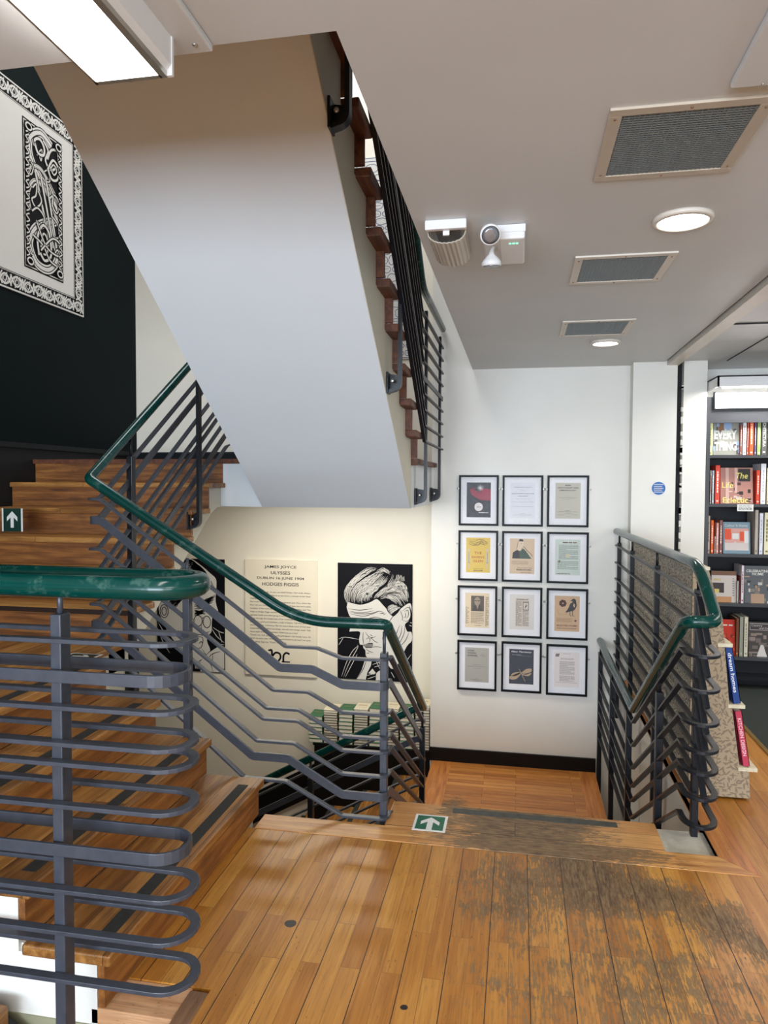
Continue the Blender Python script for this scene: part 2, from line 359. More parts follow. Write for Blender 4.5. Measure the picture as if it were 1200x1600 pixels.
class Flat:
    """a flat print: origin O (lower left), unit axes U,V, normal N, size w,h. 2D coordinates in metres."""
    def __init__(s, O, U, V, w, h, mb=None, sx=1.0, sy=1.0):
        s.O = Vector(O); s.U = Vector(U).normalized(); s.V = Vector(V).normalized(); s.N = s.U.cross(s.V)
        s.w = w; s.h = h; s.mb = mb or MB(); s.z = 0.0006
    def P(s, x, y, dz=0.0): return s.O + s.U * x + s.V * y + s.N * (s.z + dz)
    def poly(s, pts, mat=0, dz=0.0):
        s.mb.cur = mat; P = [s.P(x, y, dz) for x, y in pts]
        try: s.mb.add(P, [tuple(t) for t in tessellate_polygon([P])])
        except Exception: pass
    def rect(s, x0, y0, x1, y1, mat=0, dz=0.0): s.poly([(x0, y0), (x1, y0), (x1, y1), (x0, y1)], mat, dz)
    def line(s, pts, wd, mat=0, dz=0.0, taper=False):
        s.mb.cur = mat; n = len(pts); L = []; Rr = []
        for i in range(n):
            a = Vector(pts[max(0, i - 1)]); b = Vector(pts[min(n - 1, i + 1)]); d = (b - a)
            if d.length < 1e-9: d = Vector((1, 0))
            d.normalize(); nn = Vector((-d.y, d.x)); q = Vector(pts[i]); k = wd / 2
            if taper: k *= max(0.12, math.sin(PI * (i + 0.4) / (n - 0.2)) ** 0.6)
            L.append(q + nn * k); Rr.append(q - nn * k)
        vs = [s.P(*v, dz) for v in L] + [s.P(*v, dz) for v in Rr]
        s.mb.add(vs, [(i, i + 1, n + i + 1, n + i) for i in range(n - 1)])
    def text(s, body, cx, cy, size, mat=0, dz=0.0, fitw=None, bold=0.0, shear=0.0, rot=0.0, fith=None):
        vs, fs = text_geo(body, bold, shear)
        if not vs: return
        x0 = min(v[0] for v in vs); x1 = max(v[0] for v in vs); y0 = min(v[1] for v in vs); y1 = max(v[1] for v in vs)
        kx = ky = size
        if fitw: kx = fitw / (x1 - x0)
        if fith: ky = fith / (y1 - y0)
        mx, my = (x0 + x1) / 2, (y0 + y1) / 2; ca, sa = math.cos(rot), math.sin(rot); s.mb.cur = mat; P = []
        for v in vs:
            x, y = (v[0] - mx) * kx, (v[1] - my) * ky
            P.append(s.P(cx + x * ca - y * sa, cy + x * sa + y * ca, dz))
        s.mb.add(P, fs)
    def para(s, x0, x1, y0, y1, n, mat=0, dz=0.0, ht=0.4, just=True):
        """small print: rows of word-length dashes"""
        if n < 1: return
        step = (y1 - y0) / n
        for i in range(n):
            y = y1 - (i + 0.5) * step; x = x0; end = x1 if (just and i % 6 != 5) else x0 + (x1 - x0) * rnd(0.4, 0.9)
            while x < end - 1e-4:
                l = step * rnd(0.8, 3.0); e = min(end, x + l)
                s.rect(x, y - step * ht / 2, e, y + step * ht / 2, mat, dz); x = e + step * 0.45
def smooth_pts(pts, k=6):
    P = [Vector(p) for p in pts]; out = []
    for i in range(len(P) - 1):
        p0 = P[max(0, i - 1)]; p1 = P[i]; p2 = P[i + 1]; p3 = P[min(len(P) - 1, i + 2)]
        for j in range(k):
            t = j / k
            out.append(0.5 * ((2 * p1) + (p2 - p0) * t + (2 * p0 - 5 * p1 + 4 * p2 - p3) * t * t + (3 * p1 - p0 - 3 * p2 + p3) * t ** 3))
    out.append(P[-1]); return out
def fillet(path, r, seg=6):
    """round the corners of a 3D path; r a number or list per vertex"""
    P = [Vector(p) for p in path]; out = [P[0]]
    for i in range(1, len(P) - 1):
        ri = r[i] if isinstance(r, (list, tuple)) else r
        a = P[i - 1] - P[i]; b = P[i + 1] - P[i]; la, lb = a.length, b.length
        k = min(ri, la * 0.45, lb * 0.45)
        if k < 1e-4: out.append(P[i]); continue
        A = P[i] + a.normalized() * k; B = P[i] + b.normalized() * k
        for j in range(seg + 1):
            t = j / seg; out.append(A * (1 - t) ** 2 + P[i] * 2 * t * (1 - t) + B * t * t)
    out.append(P[-1]); return out

# ================================================================== THE SETTING
CEIL = 2.58; WALLX = -3.70; YW = 6.20; YJ = 6.50; RZ = 0.178
UP = 3.75                       # upper floor slab top
# --- ceiling with the stairwell opening
b = MB()
b.box(-0.40, 1.13, 1.545, YW, CEIL, UP)          # right of the opening
b.box(-0.40, 5.2, -4.5, 1.545, CEIL, UP)         # in front
b.box(WALLX, -0.40, -4.5, 1.545, CEIL, UP)
struct('ceiling', b, M['ceiling'], 'beige painted ceiling beside the stair opening')
b = MB(); b.box(1.235, 5.2, 1.545, 6.9, CEIL + 0.005, UP)
struct('ceiling', b, M['ceiling'], 'panelled ceiling over the bookcase side')
b = MB(); b.box(1.145, 1.235, 1.545, 6.09, CEIL - 0.03, CEIL + 0.02); struct('trim_1', b, M['pale_metal'], 'boxed ceiling trim strip running back to the column')
b = MB(); b.box(1.13, 1.145, 1.545, 6.09, CEIL + 0.01, CEIL + 0.05); b.box(1.13, 1.235, 1.545, 6.9, CEIL + 0.021, UP); b.build('ceiling', M['black'])['kind'] = 'structure'
b = MB()
b.box(1.6, 1.606, 4.9, 6.1, CEIL - 0.001, CEIL + 0.02)
b.box(1.235, 3.0, 4.72, 4.728, CEIL - 0.003, CEIL + 0.02)
struct('trim_2', b, M['black'], 'thin joints between ceiling panels')
# --- walls
b = MB(); b.box(WALLX - 0.15, WALLX, -4.5, YJ + 0.15, 1.90, 6.3); struct('wall_left', b, M['green_wall'], 'dark green painted side wall of the stairwell')
b = MB(); b.box(WALLX - 0.15, WALLX, -4.5, YJ + 0.15, -3.2, 1.90)
b.box(WALLX, WALLX + 0.018, 1.93, YJ, 1.86, 1.90)
struct('wall_left', b, M['dado'], 'black dado along the left wall of the stairs')
b = MB(); b.box(WALLX, -0.745, YJ, YJ + 0.15, -3.2, 6.3); struct('wall_back', b, M['cream_wall'], 'cream wall behind the lower flight')
b = MB(); b.box(-0.745, 0.89, YW, YJ + 0.15, -3.2, 6.3); struct('wall_back', b, M['white_wall'], 'white wall that carries the twelve frames')
b = MB(); b.box(0.89, 1.225, 6.05, YJ + 0.15, -3.2, CEIL + .1); struct('wall_column', b, M['white_wall'], 'white column right of the frames')
b = MB(); b.box(1.225, 1.28, 6.16, YJ + 0.15, 0, CEIL + .1); struct('trim_3', b, M['black'], 'black gap between column and wall strip')
b = MB(); b.box(1.28, 1.455, 6.08, YJ + 0.15, 0, CEIL + .1)
for k in range(26):                                             # broken plaster edge beside the gap
    z = rnd(0.9, 2.4); b.box(1.268, 1.281, 6.09, 6.12, z, z + rnd(0.02, 0.07))
struct('wall_strip', b, M['white_wall'], 'narrow white wall strip left of the bookcase')
b = MB(); b.box(1.455, 5.2, 6.55, 6.7, 0, CEIL + .1); struct('wall_back', b, M['white_wall'], 'white wall behind the bookcase')
b = MB(); b.box(5.2, 5.35, -4.5, 6.7, 0, UP); struct('wall_right', b, M['white_wall'])
b = MB()                                                         # wall behind the camera with a wide shop window
for (x0, x1, z0, z1) in ((-3.85, -3.4, -3.2, 4), (0.8, 1.3, 0, 4), (3.9, 5.35, 0, 4), (-3.4, 3.9, -0.3, 0.45), (-3.4, 3.9, 2.5, 4)):
    b.box(x0, x1, -4.65, -4.5, z0, z1)
struct('wall_front', b, M['white_wall'])
b = MB()
for x in (-3.4, -1.3, 0.75, 1.3, 2.6, 3.85): b.box(x, x + 0.05, -4.58, -4.52, 0.45, 2.5)
struct('window_1', b, M['dark_iron'])
# upstairs enclosure
b = MB(); b.box(WALLX - .15, 5.3, -4.5, YJ + .15, 6.3, 6.4); struct('ceiling_upstairs', b, M['ceiling'])
b = MB(); b.box(1.2, 1.35, -1, YW, UP, 6.3); struct('wall_upstairs_right', b, M['white_wall'])
b = MB(); b.box(WALLX, 1.35, -1.15, -1, UP, 6.3); struct('wall_upstairs_front', b, M['white_wall'])
b = MB(); b.box(-0.4, 1.2, YW, YW + .1, UP, 6.3); struct('wall_upstairs_back', b, M['white_wall'])
# skirtings
zB = -0.825
b = MB(); b.box(-0.745, 0.66, YW - 0.02, YW, zB, zB + 0.115); struct('baseboard_back', b, M['black'], 'black skirting below the framed prints')
b = MB(); b.box(WALLX, -2.15, YJ - 0.02, YJ, 1.78, 1.90); struct('baseboard_landing', b, M['dado'])
b = MB(); b.prism([(-1.8, YJ - .02, -1.32), (-1.8, YJ - .02, -1.02), (-3.6, YJ - .02, -2.0), (-3.6, YJ - .02, -2.3)], (0, .02, 0)); struct('baseboard_lower_stair', b, M['black'])
# --- floors
b = MB()
b.box(-0.94, 0.86, -4.5, 3.105, -0.04, 0.0); b.box(-1.30, -0.94, 2.07, 3.105, -0.04, 0.0)
b.box(WALLX, -0.94, -4.5, 0.3, -0.04, 0.0)
struct('floor', b, M['floor_wood'], 'worn oak board floor of the shop landing')
b = MB(); b.box(0.86, 1.50, -4.5, 6.08, -0.04, 0.0); b.box(1.5, 1.62, -4.5, 5.0, -0.04, 0); struct('floor', b, M['floor_wood_side'], 'oak boards beside the display stand')
b = MB(); b.prism([(1.49, 6.3, -0.04), (1.49, 4.6, -0.04), (1.9, 3.4, -0.04), (1.9, -4.5, -0.04), (5.2, -4.5, -0.04), (5.2, 6.5, -0.04)], (0, 0, 0.046)); struct('floor_carpet', b, M['carpet'], 'dark green carpet in front of the bookcase')
b = MB(); b.box(1.468, 1.492, 3.4, 6.05, 0.0, 0.010); struct('trim_4', b, M['brass'], 'brass edging strip of the carpet')
b = MB(); b.prism([(-1.19, 3.105, -.05), (0.99, 3.105, -.05), (0.86, 3.243, -.05), (-1.19, 3.243, -.05)], (0, 0, .053)); struct('trim_5', b, M['border_wood'], 'pale border board across the top of the stairs', 0.002)
b = MB(); b.prism([(0.86, 3.243, -0.05), (0.99, 3.105, -0.05), (0.99, 6.05, -0.05), (0.86, 6.05, -0.05)], (0, 0, 0.053)); struct('trim_6', b, M['border_wood_y'], 'long border board beside the stair opening', 0.002)
b = MB(); b.box(-0.90, 5.2, -4.5, 3.243, -0.34, -0.05); b.box(-1.19, -0.90, 2.0, 3.243, -0.34, -0.05); b.box(0.905, 5.2, 3.243, 6.5, -0.34, -0.05); b.box(-3.7, -0.9, -4.5, 0.3, -.34, -.05)
struct('floor_slab', b, M['string_paint'])
b = MB(); b.box(0.655, 0.86, 3.243, 3.50, -0.05, -0.02); struct('trim_7', b, plain('chipped_white_board', rgb(186, 182, 168), 0.5, noise=0.12, nscale=26), 'chipped white board at the corner of the opening')
# lower landing
b = MB(); b.box(-0.55, 0.52, 4.60, YW, zB - 0.04, zB); struct('floor_lower', b, M['floor_wood_low'], 'orange oak boards of the lower landing')
b = MB(); b.box(-0.72, -0.55, 4.6, YW, zB - 0.04, zB + .001); b.box(0.52, 0.655, 4.6, YW, zB - 0.04, zB + .001); struct('trim_8', b, M['border_wood_y'], 'border boards of the lower landing')
b = MB(); b.box(-0.70, 0.66, 4.62, YW, zB - 0.30, zB - 0.04); struct('floor_lower_slab', b, M['string_paint'])
b = MB(); b.box(0.905, 1.05, 3.24, YW, -3.2, -0.34); b.box(0.88, 0.905, 3.243, YW, -3.2, -0.05); struct('wall_lower_right', b, M['white_wall'], 'white wall below the right edge of the opening')
b = MB(); b.box(-4.0, 3.0, -1, 7, -3.3, -3.2); struct('floor_basement', b, M['floor_wood_low'])
b = MB(); b.box(-0.95, 0.9, 1.93, 2.03, -3.2, -0.34); struct('wall_lower_front', b, M['cream_wall'])

# ================================================================== STAIRS
def flight(name, label, n, nose, dirn, z0, cross, treadmat, risermat, going, rise, thick=0.035, over=0.03, desc=False, tape=None, side=0.02):
    """nose: coordinate of first nosing, dirn: ('x'|'y', +-1), cross: (lo, hi) of the other axis"""
    t = thing(name, label, 'staircase'); ax, sg = dirn
    for k in range(n):
        p = nose + sg * going * k; z = z0 + rise * (k + 1)
        q = p + sg * (going + over)
        if k < n - 1 or not desc:
            tb = MB()
            if k < n - 1:
                if ax == 'x': tb.box(p, q, cross[0] - 0.02, cross[1], z - thick, z)
                else: tb.box(cross[0], cross[1] + side, p, q, z - thick, z)
                o = tb.build('tread', treadmat, t, bevel=0.006)
            if tape and k in tape:
                kb = MB(); c0, c1 = tape[k]
                a, c = p + sg * 0.045, p + sg * 0.095
                if ax == 'x': kb.box(a, c, c0, c1, z, z + 0.0015)
                else: kb.box(c0, c1, a, c, z, z + 0.0015)
                kb.build('anti_slip_strip', M['tape'], t)
        rb = MB(); r0 = p + sg * over; r1 = p + sg * (over + 0.022)
        if ax == 'x': rb.box(r0, r1, cross[0], cross[1], z - rise, z - thick)
        else: rb.box(cross[0], cross[1], r0, r1, z - rise, z - thick)
        rb.build('riser', risermat, t)
    return t
# flight one: from the shop floor up to the left
F1N = -1.192; G1 = 0.268; F1Y = (1.93, 3.243)
f1 = flight('stair_flight', 'short wooden flight of four steps climbing left from the shop floor', 4, F1N, ('x', -1), 0, F1Y, M['tread_y'], M['riser_y'], G1, RZ,
    tape={0: (2.0, 3.15), 1: (2.0, 3.15), 2: (2.0, 3.15), 3: (2.0, 3.15)})
L2Z = 4 * RZ; L2X = F1N - 3 * G1
b = MB(); pts = [(F1N - .055, F1Y[0], -0.30)]
for k in range(4):
    x = F1N - 0.055 - G1 * k; pts += [(x, F1Y[0], RZ * (k + 1) - 0.036)]
    if k < 3: pts += [(x - G1, F1Y[0], RZ * (k + 1) - 0.036)]
pts += [(L2X - .45, F1Y[0], L2Z - .036), (L2X - .45, F1Y[0], 0.25)]
pts += [(L2X + .1, F1Y[0], -0.05), (-1.5, F1Y[0], -.3)]
b.prism(pts, (0, 1.30, 0)); b.build('stringer', M['white_wall'], f1)
# white spandrel wall below it
b = MB(); b.prism([(-1.25, 1.945, -.03), (-1.25, 1.945, .1), (-3.7, 1.945, .66), (-3.7, 1.945, -3.2), (-0.96, 1.945, -3.2), (-0.96, 1.945, -0.03)], (0, .06, 0)); struct('wall_spandrel', b, M['white_wall'], 'white wall below the short flight')
b = MB(); b.box(-3.7, -0.96, 1.925, 1.945, -0.32, -0.055); struct('shade_band', b, C_(150, 148, 120, .5), 'olive band painted as shade below the white wall')  # shade at slab level, put into the colour of an added board
# half landing L2
b = MB(); b.box(WALLX, L2X, 1.91, 3.243, L2Z - 0.035, L2Z); b.box(WALLX, -2.15, 3.243, 3.69, L2Z - 0.035, L2Z); struct('floor_half_landing', b, M['tread_y'], 'wooden half landing at the turn of the stairs', 0.005)
b = MB(); b.box(WALLX, L2X - .055, 1.93, 3.243, L2Z - 0.28, L2Z - 0.036); b.box(WALLX, -2.17, 3.243, 3.66, L2Z - 0.28, L2Z - 0.036); struct('floor_half_landing_slab', b, M['string_paint'])
# flight two: away from the camera, up to L3
F2N = 3.64; G2 = 0.264; F2X = (WALLX, -2.15)
f2 = flight('stair_flight', 'wooden flight of six steps climbing away along the dark green wall', 6, F2N, ('y', 1), L2Z, F2X, M['tread_x'], M['riser_x'], G2, RZ)
L3Z = L2Z + 6 * RZ; L3Y = F2N + 5 * G2
pts = [(-2.17, F2N + .05, L2Z - .04)]
for k in range(6):
    y = F2N + .053 + G2 * k; pts += [(-2.17, y, L2Z + RZ * (k + 1) - .036)]
    if k < 5: pts += [(-2.17, y + G2, L2Z + RZ * (k + 1) - .036)]
pts += [(-2.17, 5.06, L3Z - .036)]
arc = [(-2.17, 5.06, 1.43), (-2.17, 4.93, 1.425), (-2.17, 4.84, 1.39), (-2.17, 4.74, 1.33)]
pts += arc + [(-2.17, 3.70, 0.60), (-2.17, 3.64, 0.56), (-2.17, 3.5, 0.56), (-2.17, 3.5, L2Z - .04)]
b = MB(); b.prism(pts, (WALLX + 2.17 + .001, 0, 0)); b.build('stringer', M['string_paint'], f2)
# landing L3
b = MB(); b.box(WALLX, -0.70, L3Y, YJ, L3Z - 0.035, L3Z - .001); b.box(-1.83, -.7, L3Y, L3Y + .02, L3Z - .05, L3Z - .0355); struct('floor_upper_landing', b, M['reddish'], 'upper half landing edge in brown wood')
b = MB(); b.box(-2.149, -0.745, L3Y + .03, YJ, 1.43, L3Z - 0.036); b.box(-2.169, -2.149, L3Y + .035, YJ, 1.43, L3Z - .036); b.box(WALLX, -2.172, L3Y + .06, YJ, 1.43, L3Z - 0.036); struct('floor_upper_landing_slab', b, M['soffit'], 'white fascia of the upper landing')
# flight five: from L3 up towards the camera
G5 = 0.25; F5N = 4.99; F5X = (-1.83, -0.745); N5 = 12
f5 = flight('stair_flight', 'long overhead flight with a smooth white underside rising towards the ceiling', N5, F5N, ('y', -1), L3Z, (F5X[0], -0.697), M['reddish'], M['reddish'], G5, RZ, side=0.028, thick=0.045)
pts = [(F5X[0], F5N - .03, 1.43)]
SL5 = RZ / G5
ytop = F5N - G5 * N5 + .1
pts = [(F5X[0], 4.95, 1.43), (F5X[0], 4.95, L3Z - .04)]
for k in range(N5):
    y = F5N - .055 - G5 * k
    pts += [(F5X[0], y, L3Z + RZ * (k + 1) - .037)]
    if k < N5 - 1: pts += [(F5X[0], y - G5, L3Z + RZ * (k + 1) - .037)]
pts += [(F5X[0], ytop, L3Z + RZ * N5 - .037), (F5X[0], ytop, 1.43 + SL5 * (4.95 - ytop))]
b = MB(); b.prism(pts, (F5X[1] - F5X[0], 0, 0)); b.build('soffit', [M['soffit']], f5)
# olive-cream side face of the stringer
b = MB(); pts2 = [(-0.745, y, z) for x, y, z in pts]; b.prism(pts2, (0.004, 0, 0)); b.build('stringer', M['string_paint'], f5)
b = MB(); b.box(WALLX, -0.4, 0.5, ytop, L3Z + RZ * N5 - .35, L3Z + RZ * N5); struct('floor_upstairs', b, M['floor_wood_low'])
# flight three: from the shop floor down and away to the lower landing
f3 = thing('stair_flight', 'wooden steps going down from the sticker board to the lower landing', 'staircase')
for k in range(5):
    y0 = 3.507 + 0.275 * (k - 1); z = -0.165 * k
    if k > 0: MB().box(-0.6, 0.65, y0 - .03, y0 + 0.275, z - .035, z).build('tread', M['tread_x'], f3, bevel=.005)
    if k < 5: MB().box(-0.6, 0.65, y0 + 0.245, y0 + .267, z - .165, z - .035).build('riser', M['riser_x'], f3)
MB().box(-0.604, 0.648, 3.245, 3.507, -0.045, 0.004).build('top_board', M['nosing_wood'], f3, bevel=.006)
MB().box(-0.30, 0.47, 3.425, 3.475, 0.004, 0.006).build('anti_slip_strip', M['tape_worn'], f3)
b = MB(); b.prism([(-.58, 3.25, -.05), (-.58, 3.45, -.05), (-.58, 4.6, -.8), (-.58, 4.6, -1.1), (-.58, 3.25, -.4)], (1.2, 0, 0)); b.build('soffit', M['string_paint'], f3)
# flight four: from the lower landing down to the left
f4 = thing('stair_flight', 'wooden flight going down to the left below the portrait wall', 'staircase')
for k in range(1, 10):
    x = -0.72 - 0.30 * (k - 1); z = zB - 0.165 * k
    MB().box(x + .02, x - 0.30, 4.66, YJ - .02, z - .035, z).build('tread', M['tread_y'], f4, bevel=.005)
    MB().box(x + .022, x, 4.66, YJ - .02, z, z + .13).build('riser', M['riser_y'], f4)
    if k > 1: MB().box(x - .03, x + .01, 4.9, 6.3, z + .165, z + .167).build('anti_slip_strip', M['tape'], f4)
b = MB(); b.prism([(-.74, 4.67, zB - .17), (-3.4, 4.67, -2.3 - .3), (-3.4, 4.67, -2.9), (-.74, 4.67, zB - .5)], (0, 1.8, 0)); b.build('soffit', M['string_paint'], f4)
# lower flight seen through the guard rail, bottom left
f0 = thing('stair_flight', 'dark sliver of a lower flight under the curved guard railing, bottom left corner', 'staircase')
for k in range(8):
    x = -1.50 + 0.26 * k; z = 0.02 - 0.18 * k
    MB().box(x - .27, x, 0.5, 1.86, z - .035, z).build('tread', M['tread_y'], f0)
    MB().box(x - .03, x, 0.5, 1.86, z - .18, z - .035).build('riser', M['riser_y'], f0)
b = MB(); b.prism([(-1.75, 1.862, .12), (-1.75, 1.862, -.2), (.3, 1.862, -1.62), (.3, 1.862, -1.3)], (0, .03, 0)); b.build('stringer', M['black'], f0)
# timber pieces at the foot of flight one
t = thing('timber_block', 'pinkish raw timber block at the foot of the short flight', 'block')
MB().box(-1.27, -1.0, 1.93, 2.07, -0.055, -0.004).build('block', M['pine'], t, bevel=.004)
MB().box(-1.27, -1.0, 1.905, 1.93, -0.10, -0.055).build('ledge', M['pine'], t)
tag(MB().box(-1.0, -0.94, 1.2, 2.05, -0.09, 0.004).build('edge_board', M['old_wood'], bevel=.004), 'dark brown edge board along the floor at the railing end', 'board')

# ================================================================== RAILINGS
HR = 0.026                                                     # handrail radius
def flatbar(path, wide, r=0.05, parent=None, mat='iron', rs=None):
    w, h = (0.011, 0.040) if wide else (0.028, 0.012)
    return MB().sweep(fillet(path, rs if rs is not None else r), w, h).build('bar', M[mat], parent, bevel=0.0015)
def post(x, y, z0, z1, parent, mat='iron', sx=0.034, sy=0.042, rod=None):
    o = MB().box(x - sx / 2, x + sx / 2, y - sy / 2, y + sy / 2, z0, z1).build('post', M[mat], parent, bevel=0.003)
    if rod: MB().tube([(x, y, z1 - .01), (x, y, rod)], 0.008, 10).build('rod', M[mat], o)
    return o
def jpost(x, y, z0, z1, wallx, parent, mat='dark_iron'):
    """post whose foot curls back to a bolted plate on the stringer"""
    sg = 1 if x > wallx else -1
    path = [(x, y, z1), (x, y, z0 + 0.05), (x - sg * 0.012, y, z0 + 0.02), (x - sg * 0.035, y, z0), (wallx, y, z0 - 0.012)]
    P = [Vector(p) for p in path]; b = MB()
    wdt = 0.045; out = []; inn = []
    # L shaped flat: sweep in the xz plane by hand
    pts = fillet([(x, y, z1), (x, y, z0 + 0.01), (wallx, y, z0 - 0.01)], [0, 0.06, 0], 8)
    th = 0.020
    for i, p in enumerate(pts):
        a = pts[max(0, i - 1)]; c = pts[min(len(pts) - 1, i + 1)]; d = (c - a).normalized(); nn = Vector((-d.z, 0, d.x))
        out.append(p + nn * th / 2); inn.append(p - nn * th / 2)
    poly = out + inn[::-1]
    b.prism([(p.x, y - wdt / 2, p.z) for p in poly], (0, wdt, 0))
    o = b.build('post', M[mat], parent)
    pl = MB().box(wallx + sg * 0.001, wallx + sg * 0.012, y - 0.04, y + 0.04, z0 - 0.02, z0 + 0.10).build('foot_plate', M[mat], o, bevel=.002)
    MB().prism([(wallx + sg * .012, y + .0225, z0), (x, y + .0225, z0 + .02), (x, y + .0225, z0 + .085), (wallx + sg * .012, y + .0225, z0 + .095)], (0, .006, 0)).build('gusset', M[mat], o)
    MB().lathe(((wallx + x) / 2 - .004, y - .019, z0 + .05), (0, -1, 0), [(.011, 0), (.011, .006), (.006, .009), (0, .009)], 14).build('bolt', M['steel'], o)
    return o

# --- curved guard railing in the foreground
g = thing('guard_railing', 'grey iron guard railing with looped bars and thick glossy green handrail, nearest on the left', 'railing')
YG = 1.70; LW = 0.145
gys = [1003, 1060, 1108, 1165, 1196, 1262, 1333, 1395, 1460, 1535]
def uloop(z, x_end, y0, wdt, n=12, x_far=-3.62):
    r = wdt / 2; cx = x_end - r; P = [Vector((x_far, y0, z))]
    P += [Vector((cx + r * math.sin(PI * i / n), y0 + r - r * math.cos(PI * i / n), z)) for i in range(n + 1)]
    P.append(Vector((x_far, y0 + wdt, z))); return P
xe = pY(300, 1200, YG + LW / 2).x
for i, y in enumerate(gys):
    z = pY(98, y, YG - .014).z; wd = i in (1, 6)
    w_, h_ = (0.010, 0.033) if wd else (0.026, 0.012)
    MB().sweep(uloop(z, xe - (0.014 if wd else 0.0), YG, LW), w_, h_).build('bar', M['iron'], g, bevel=0.0015)
zt = pY(98, 912, YG).z - .004
MB().tube(uloop(zt, xe + 0.016, YG - 0.01, LW + 0.02, 16), 0.031, 20).build('handrail', M['green_gloss'], g)
px_ = pY(98, 1200, YG + .04).x
for x in (px_, px_ - 1.15): post(x, YG + 0.038, -0.42, pY(98, 958, YG + .04).z, g, rod=zt - .01, sx=.032, sy=.045)
MB().box(px_ + .02, px_ + .07, YG + .02, YG + .2, -0.09, -0.05).build('foot_bracket', M['dark_iron'], g)

# --- long stair railing: F5 left - L3 - F2 - F1 - F3 - F4
YR = 3.268; XR2 = -2.125; XR3 = -0.60; SR3 = 0.60; SR4 = 0.545
t = thing('stair_railing', 'grey iron stair railing with green handrail folding around the open stairwell in the middle', 'railing')
a_ = list(zip([446, 437, 427, 417, 412, 402, 395, 383], [1010, 1043, 1078, 1106, 1123, 1157, 1181, 1215]))
bx = [495, 488, 482, 467, 466, 460, 450, 447]
ey = [1031, 1073, 1116, 1154, 1176, 1213, 1246, 1279]
sy_ = [780, 813, 858, 893, 914, 944, 976, 1004]
YE3 = 4.62
zlow = []
for i in range(8):
    s = pY(140, sy_[i], YR); a = pY(a_[i][0], a_[i][1], YR); bb = pY(bx[i], a_[i][1] + 2, YR); c = pY(535, ey[i] - 2, YR)
    ze = pY(590, ey[i], YR).z
    zup = s.z + 0.665 * (5.02 - YR - .1)
    zb = ze - SR3 * (YE3 - YR - .12)
    zlow.append(zb)
    pth = [(-1.87, 2.3, zup + .712 * 2.6), (-1.87, 4.9, zup), (-1.87, 5.02, zup), (XR2, 5.02, zup), (XR2, YR + .09, s.z), (XR2, YR, s.z), (-2.06, YR, s.z),
           (a.x, YR, a.z), (bb.x, YR, a.z), (c.x, YR, ze), (XR3, YR, ze), (XR3, YR + .09, ze), (XR3, YE3, zb), (XR3 - .001, YE3 + .04, zb), (XR3 - .05, YE3 + .04, zb), (-2.75, YE3 + .04, zb - SR4 * 2.1)]
    rs = [0, .03, .05, .05, .02, .035, .02, .01, .01, .01, .075, .02, .01, .02, .02, 0]
    flatbar(pth, i in (1, 6), rs=rs, parent=t)
z0 = 1.615; zc = 0.945; zup = z0 + 0.665 * (5.02 - YR)
pth = [(-1.87, 2.3, zup + .712 * 2.6), (-1.87, 4.9, zup), (-1.87, 5.02, zup), (XR2, 5.02, zup), (XR2, YR + .01, z0 + .01), (XR2 + .01, YR, z0), (pY(480, 978, YR).x - .04, YR, zc), (XR3, YR, zc), (XR3, YE3, zc - SR3 * (YE3 - YR)), (XR3 - .02, YE3 + .05, zc - SR3 * (YE3 - YR) - .0), (-2.75, YE3 + .05, zc - SR3 * (YE3 - YR) - SR4 * 2.13)]
P = fillet(pth, [0, .05, .04, .05, .015, .015, .16, .03, .02, .02, 0], 10)
MB().tube(P, HR, 18).build('handrail', M['green_gloss'], t)
post(-1.585, YR - .024, RZ * 2, 1.155, t, rod=1.235)
post(XR3 - .02, YR + .05, -0.30, .80, t, rod=.90)
post(XR3 - .0, YE3 - .05, zB, .02, t, rod=.12, mat='dark_iron')
post(-1.38, YE3 + .04, -1.35, -0.41, t, rod=-0.30, mat='dark_iron')
post(-2.3, YE3 + .04, -1.9, -0.9, t, mat='dark_iron')
post(XR2 + .005, 3.66, 0.40, pX(190, 712, XR2).z, t, mat='dark_iron', rod=1.86)
jpost(XR2 + .03, 4.47, 1.31, 2.27, -2.168, t)
post(-1.87, 3.7, 2.55, 3.6, t, mat='dark_iron')

# --- railing of the overhead flight
t = thing('stair_railing', 'black railing on the open right side of the overhead flight, seen edge on', 'railing')
XF = -0.655
for i in range(9):
    z = 1.90 + .108 * i
    y1 = 5.0 - 0.022 * i
    pth = [(XF, YW - .03, z - .004), (XF, y1, z), (XF, 2.25, z + SL5 * (y1 - 2.25))]
    MB().sweep(pth, *((0.011, 0.036) if i == 4 else (0.024, 0.012))).build('bar', M['dark_iron'], t)
MB().tube(fillet([(XF, YW - .02, 2.925), (XF, 4.86, 2.925), (XF, 2.25, 2.925 + SL5 * 2.61)], .12), HR, 16).build('handrail', M['green_gloss'], t)
for (y, zz) in ((2.76, 2.99), (4.02, 2.13), (5.17, 1.47), (6.08, 1.47)):
    top = 2.86 if y > 4.9 else 2.86 + SL5 * (4.86 - y)
    jpost(XF - .012, y, zz, top - .02, -0.741, t)

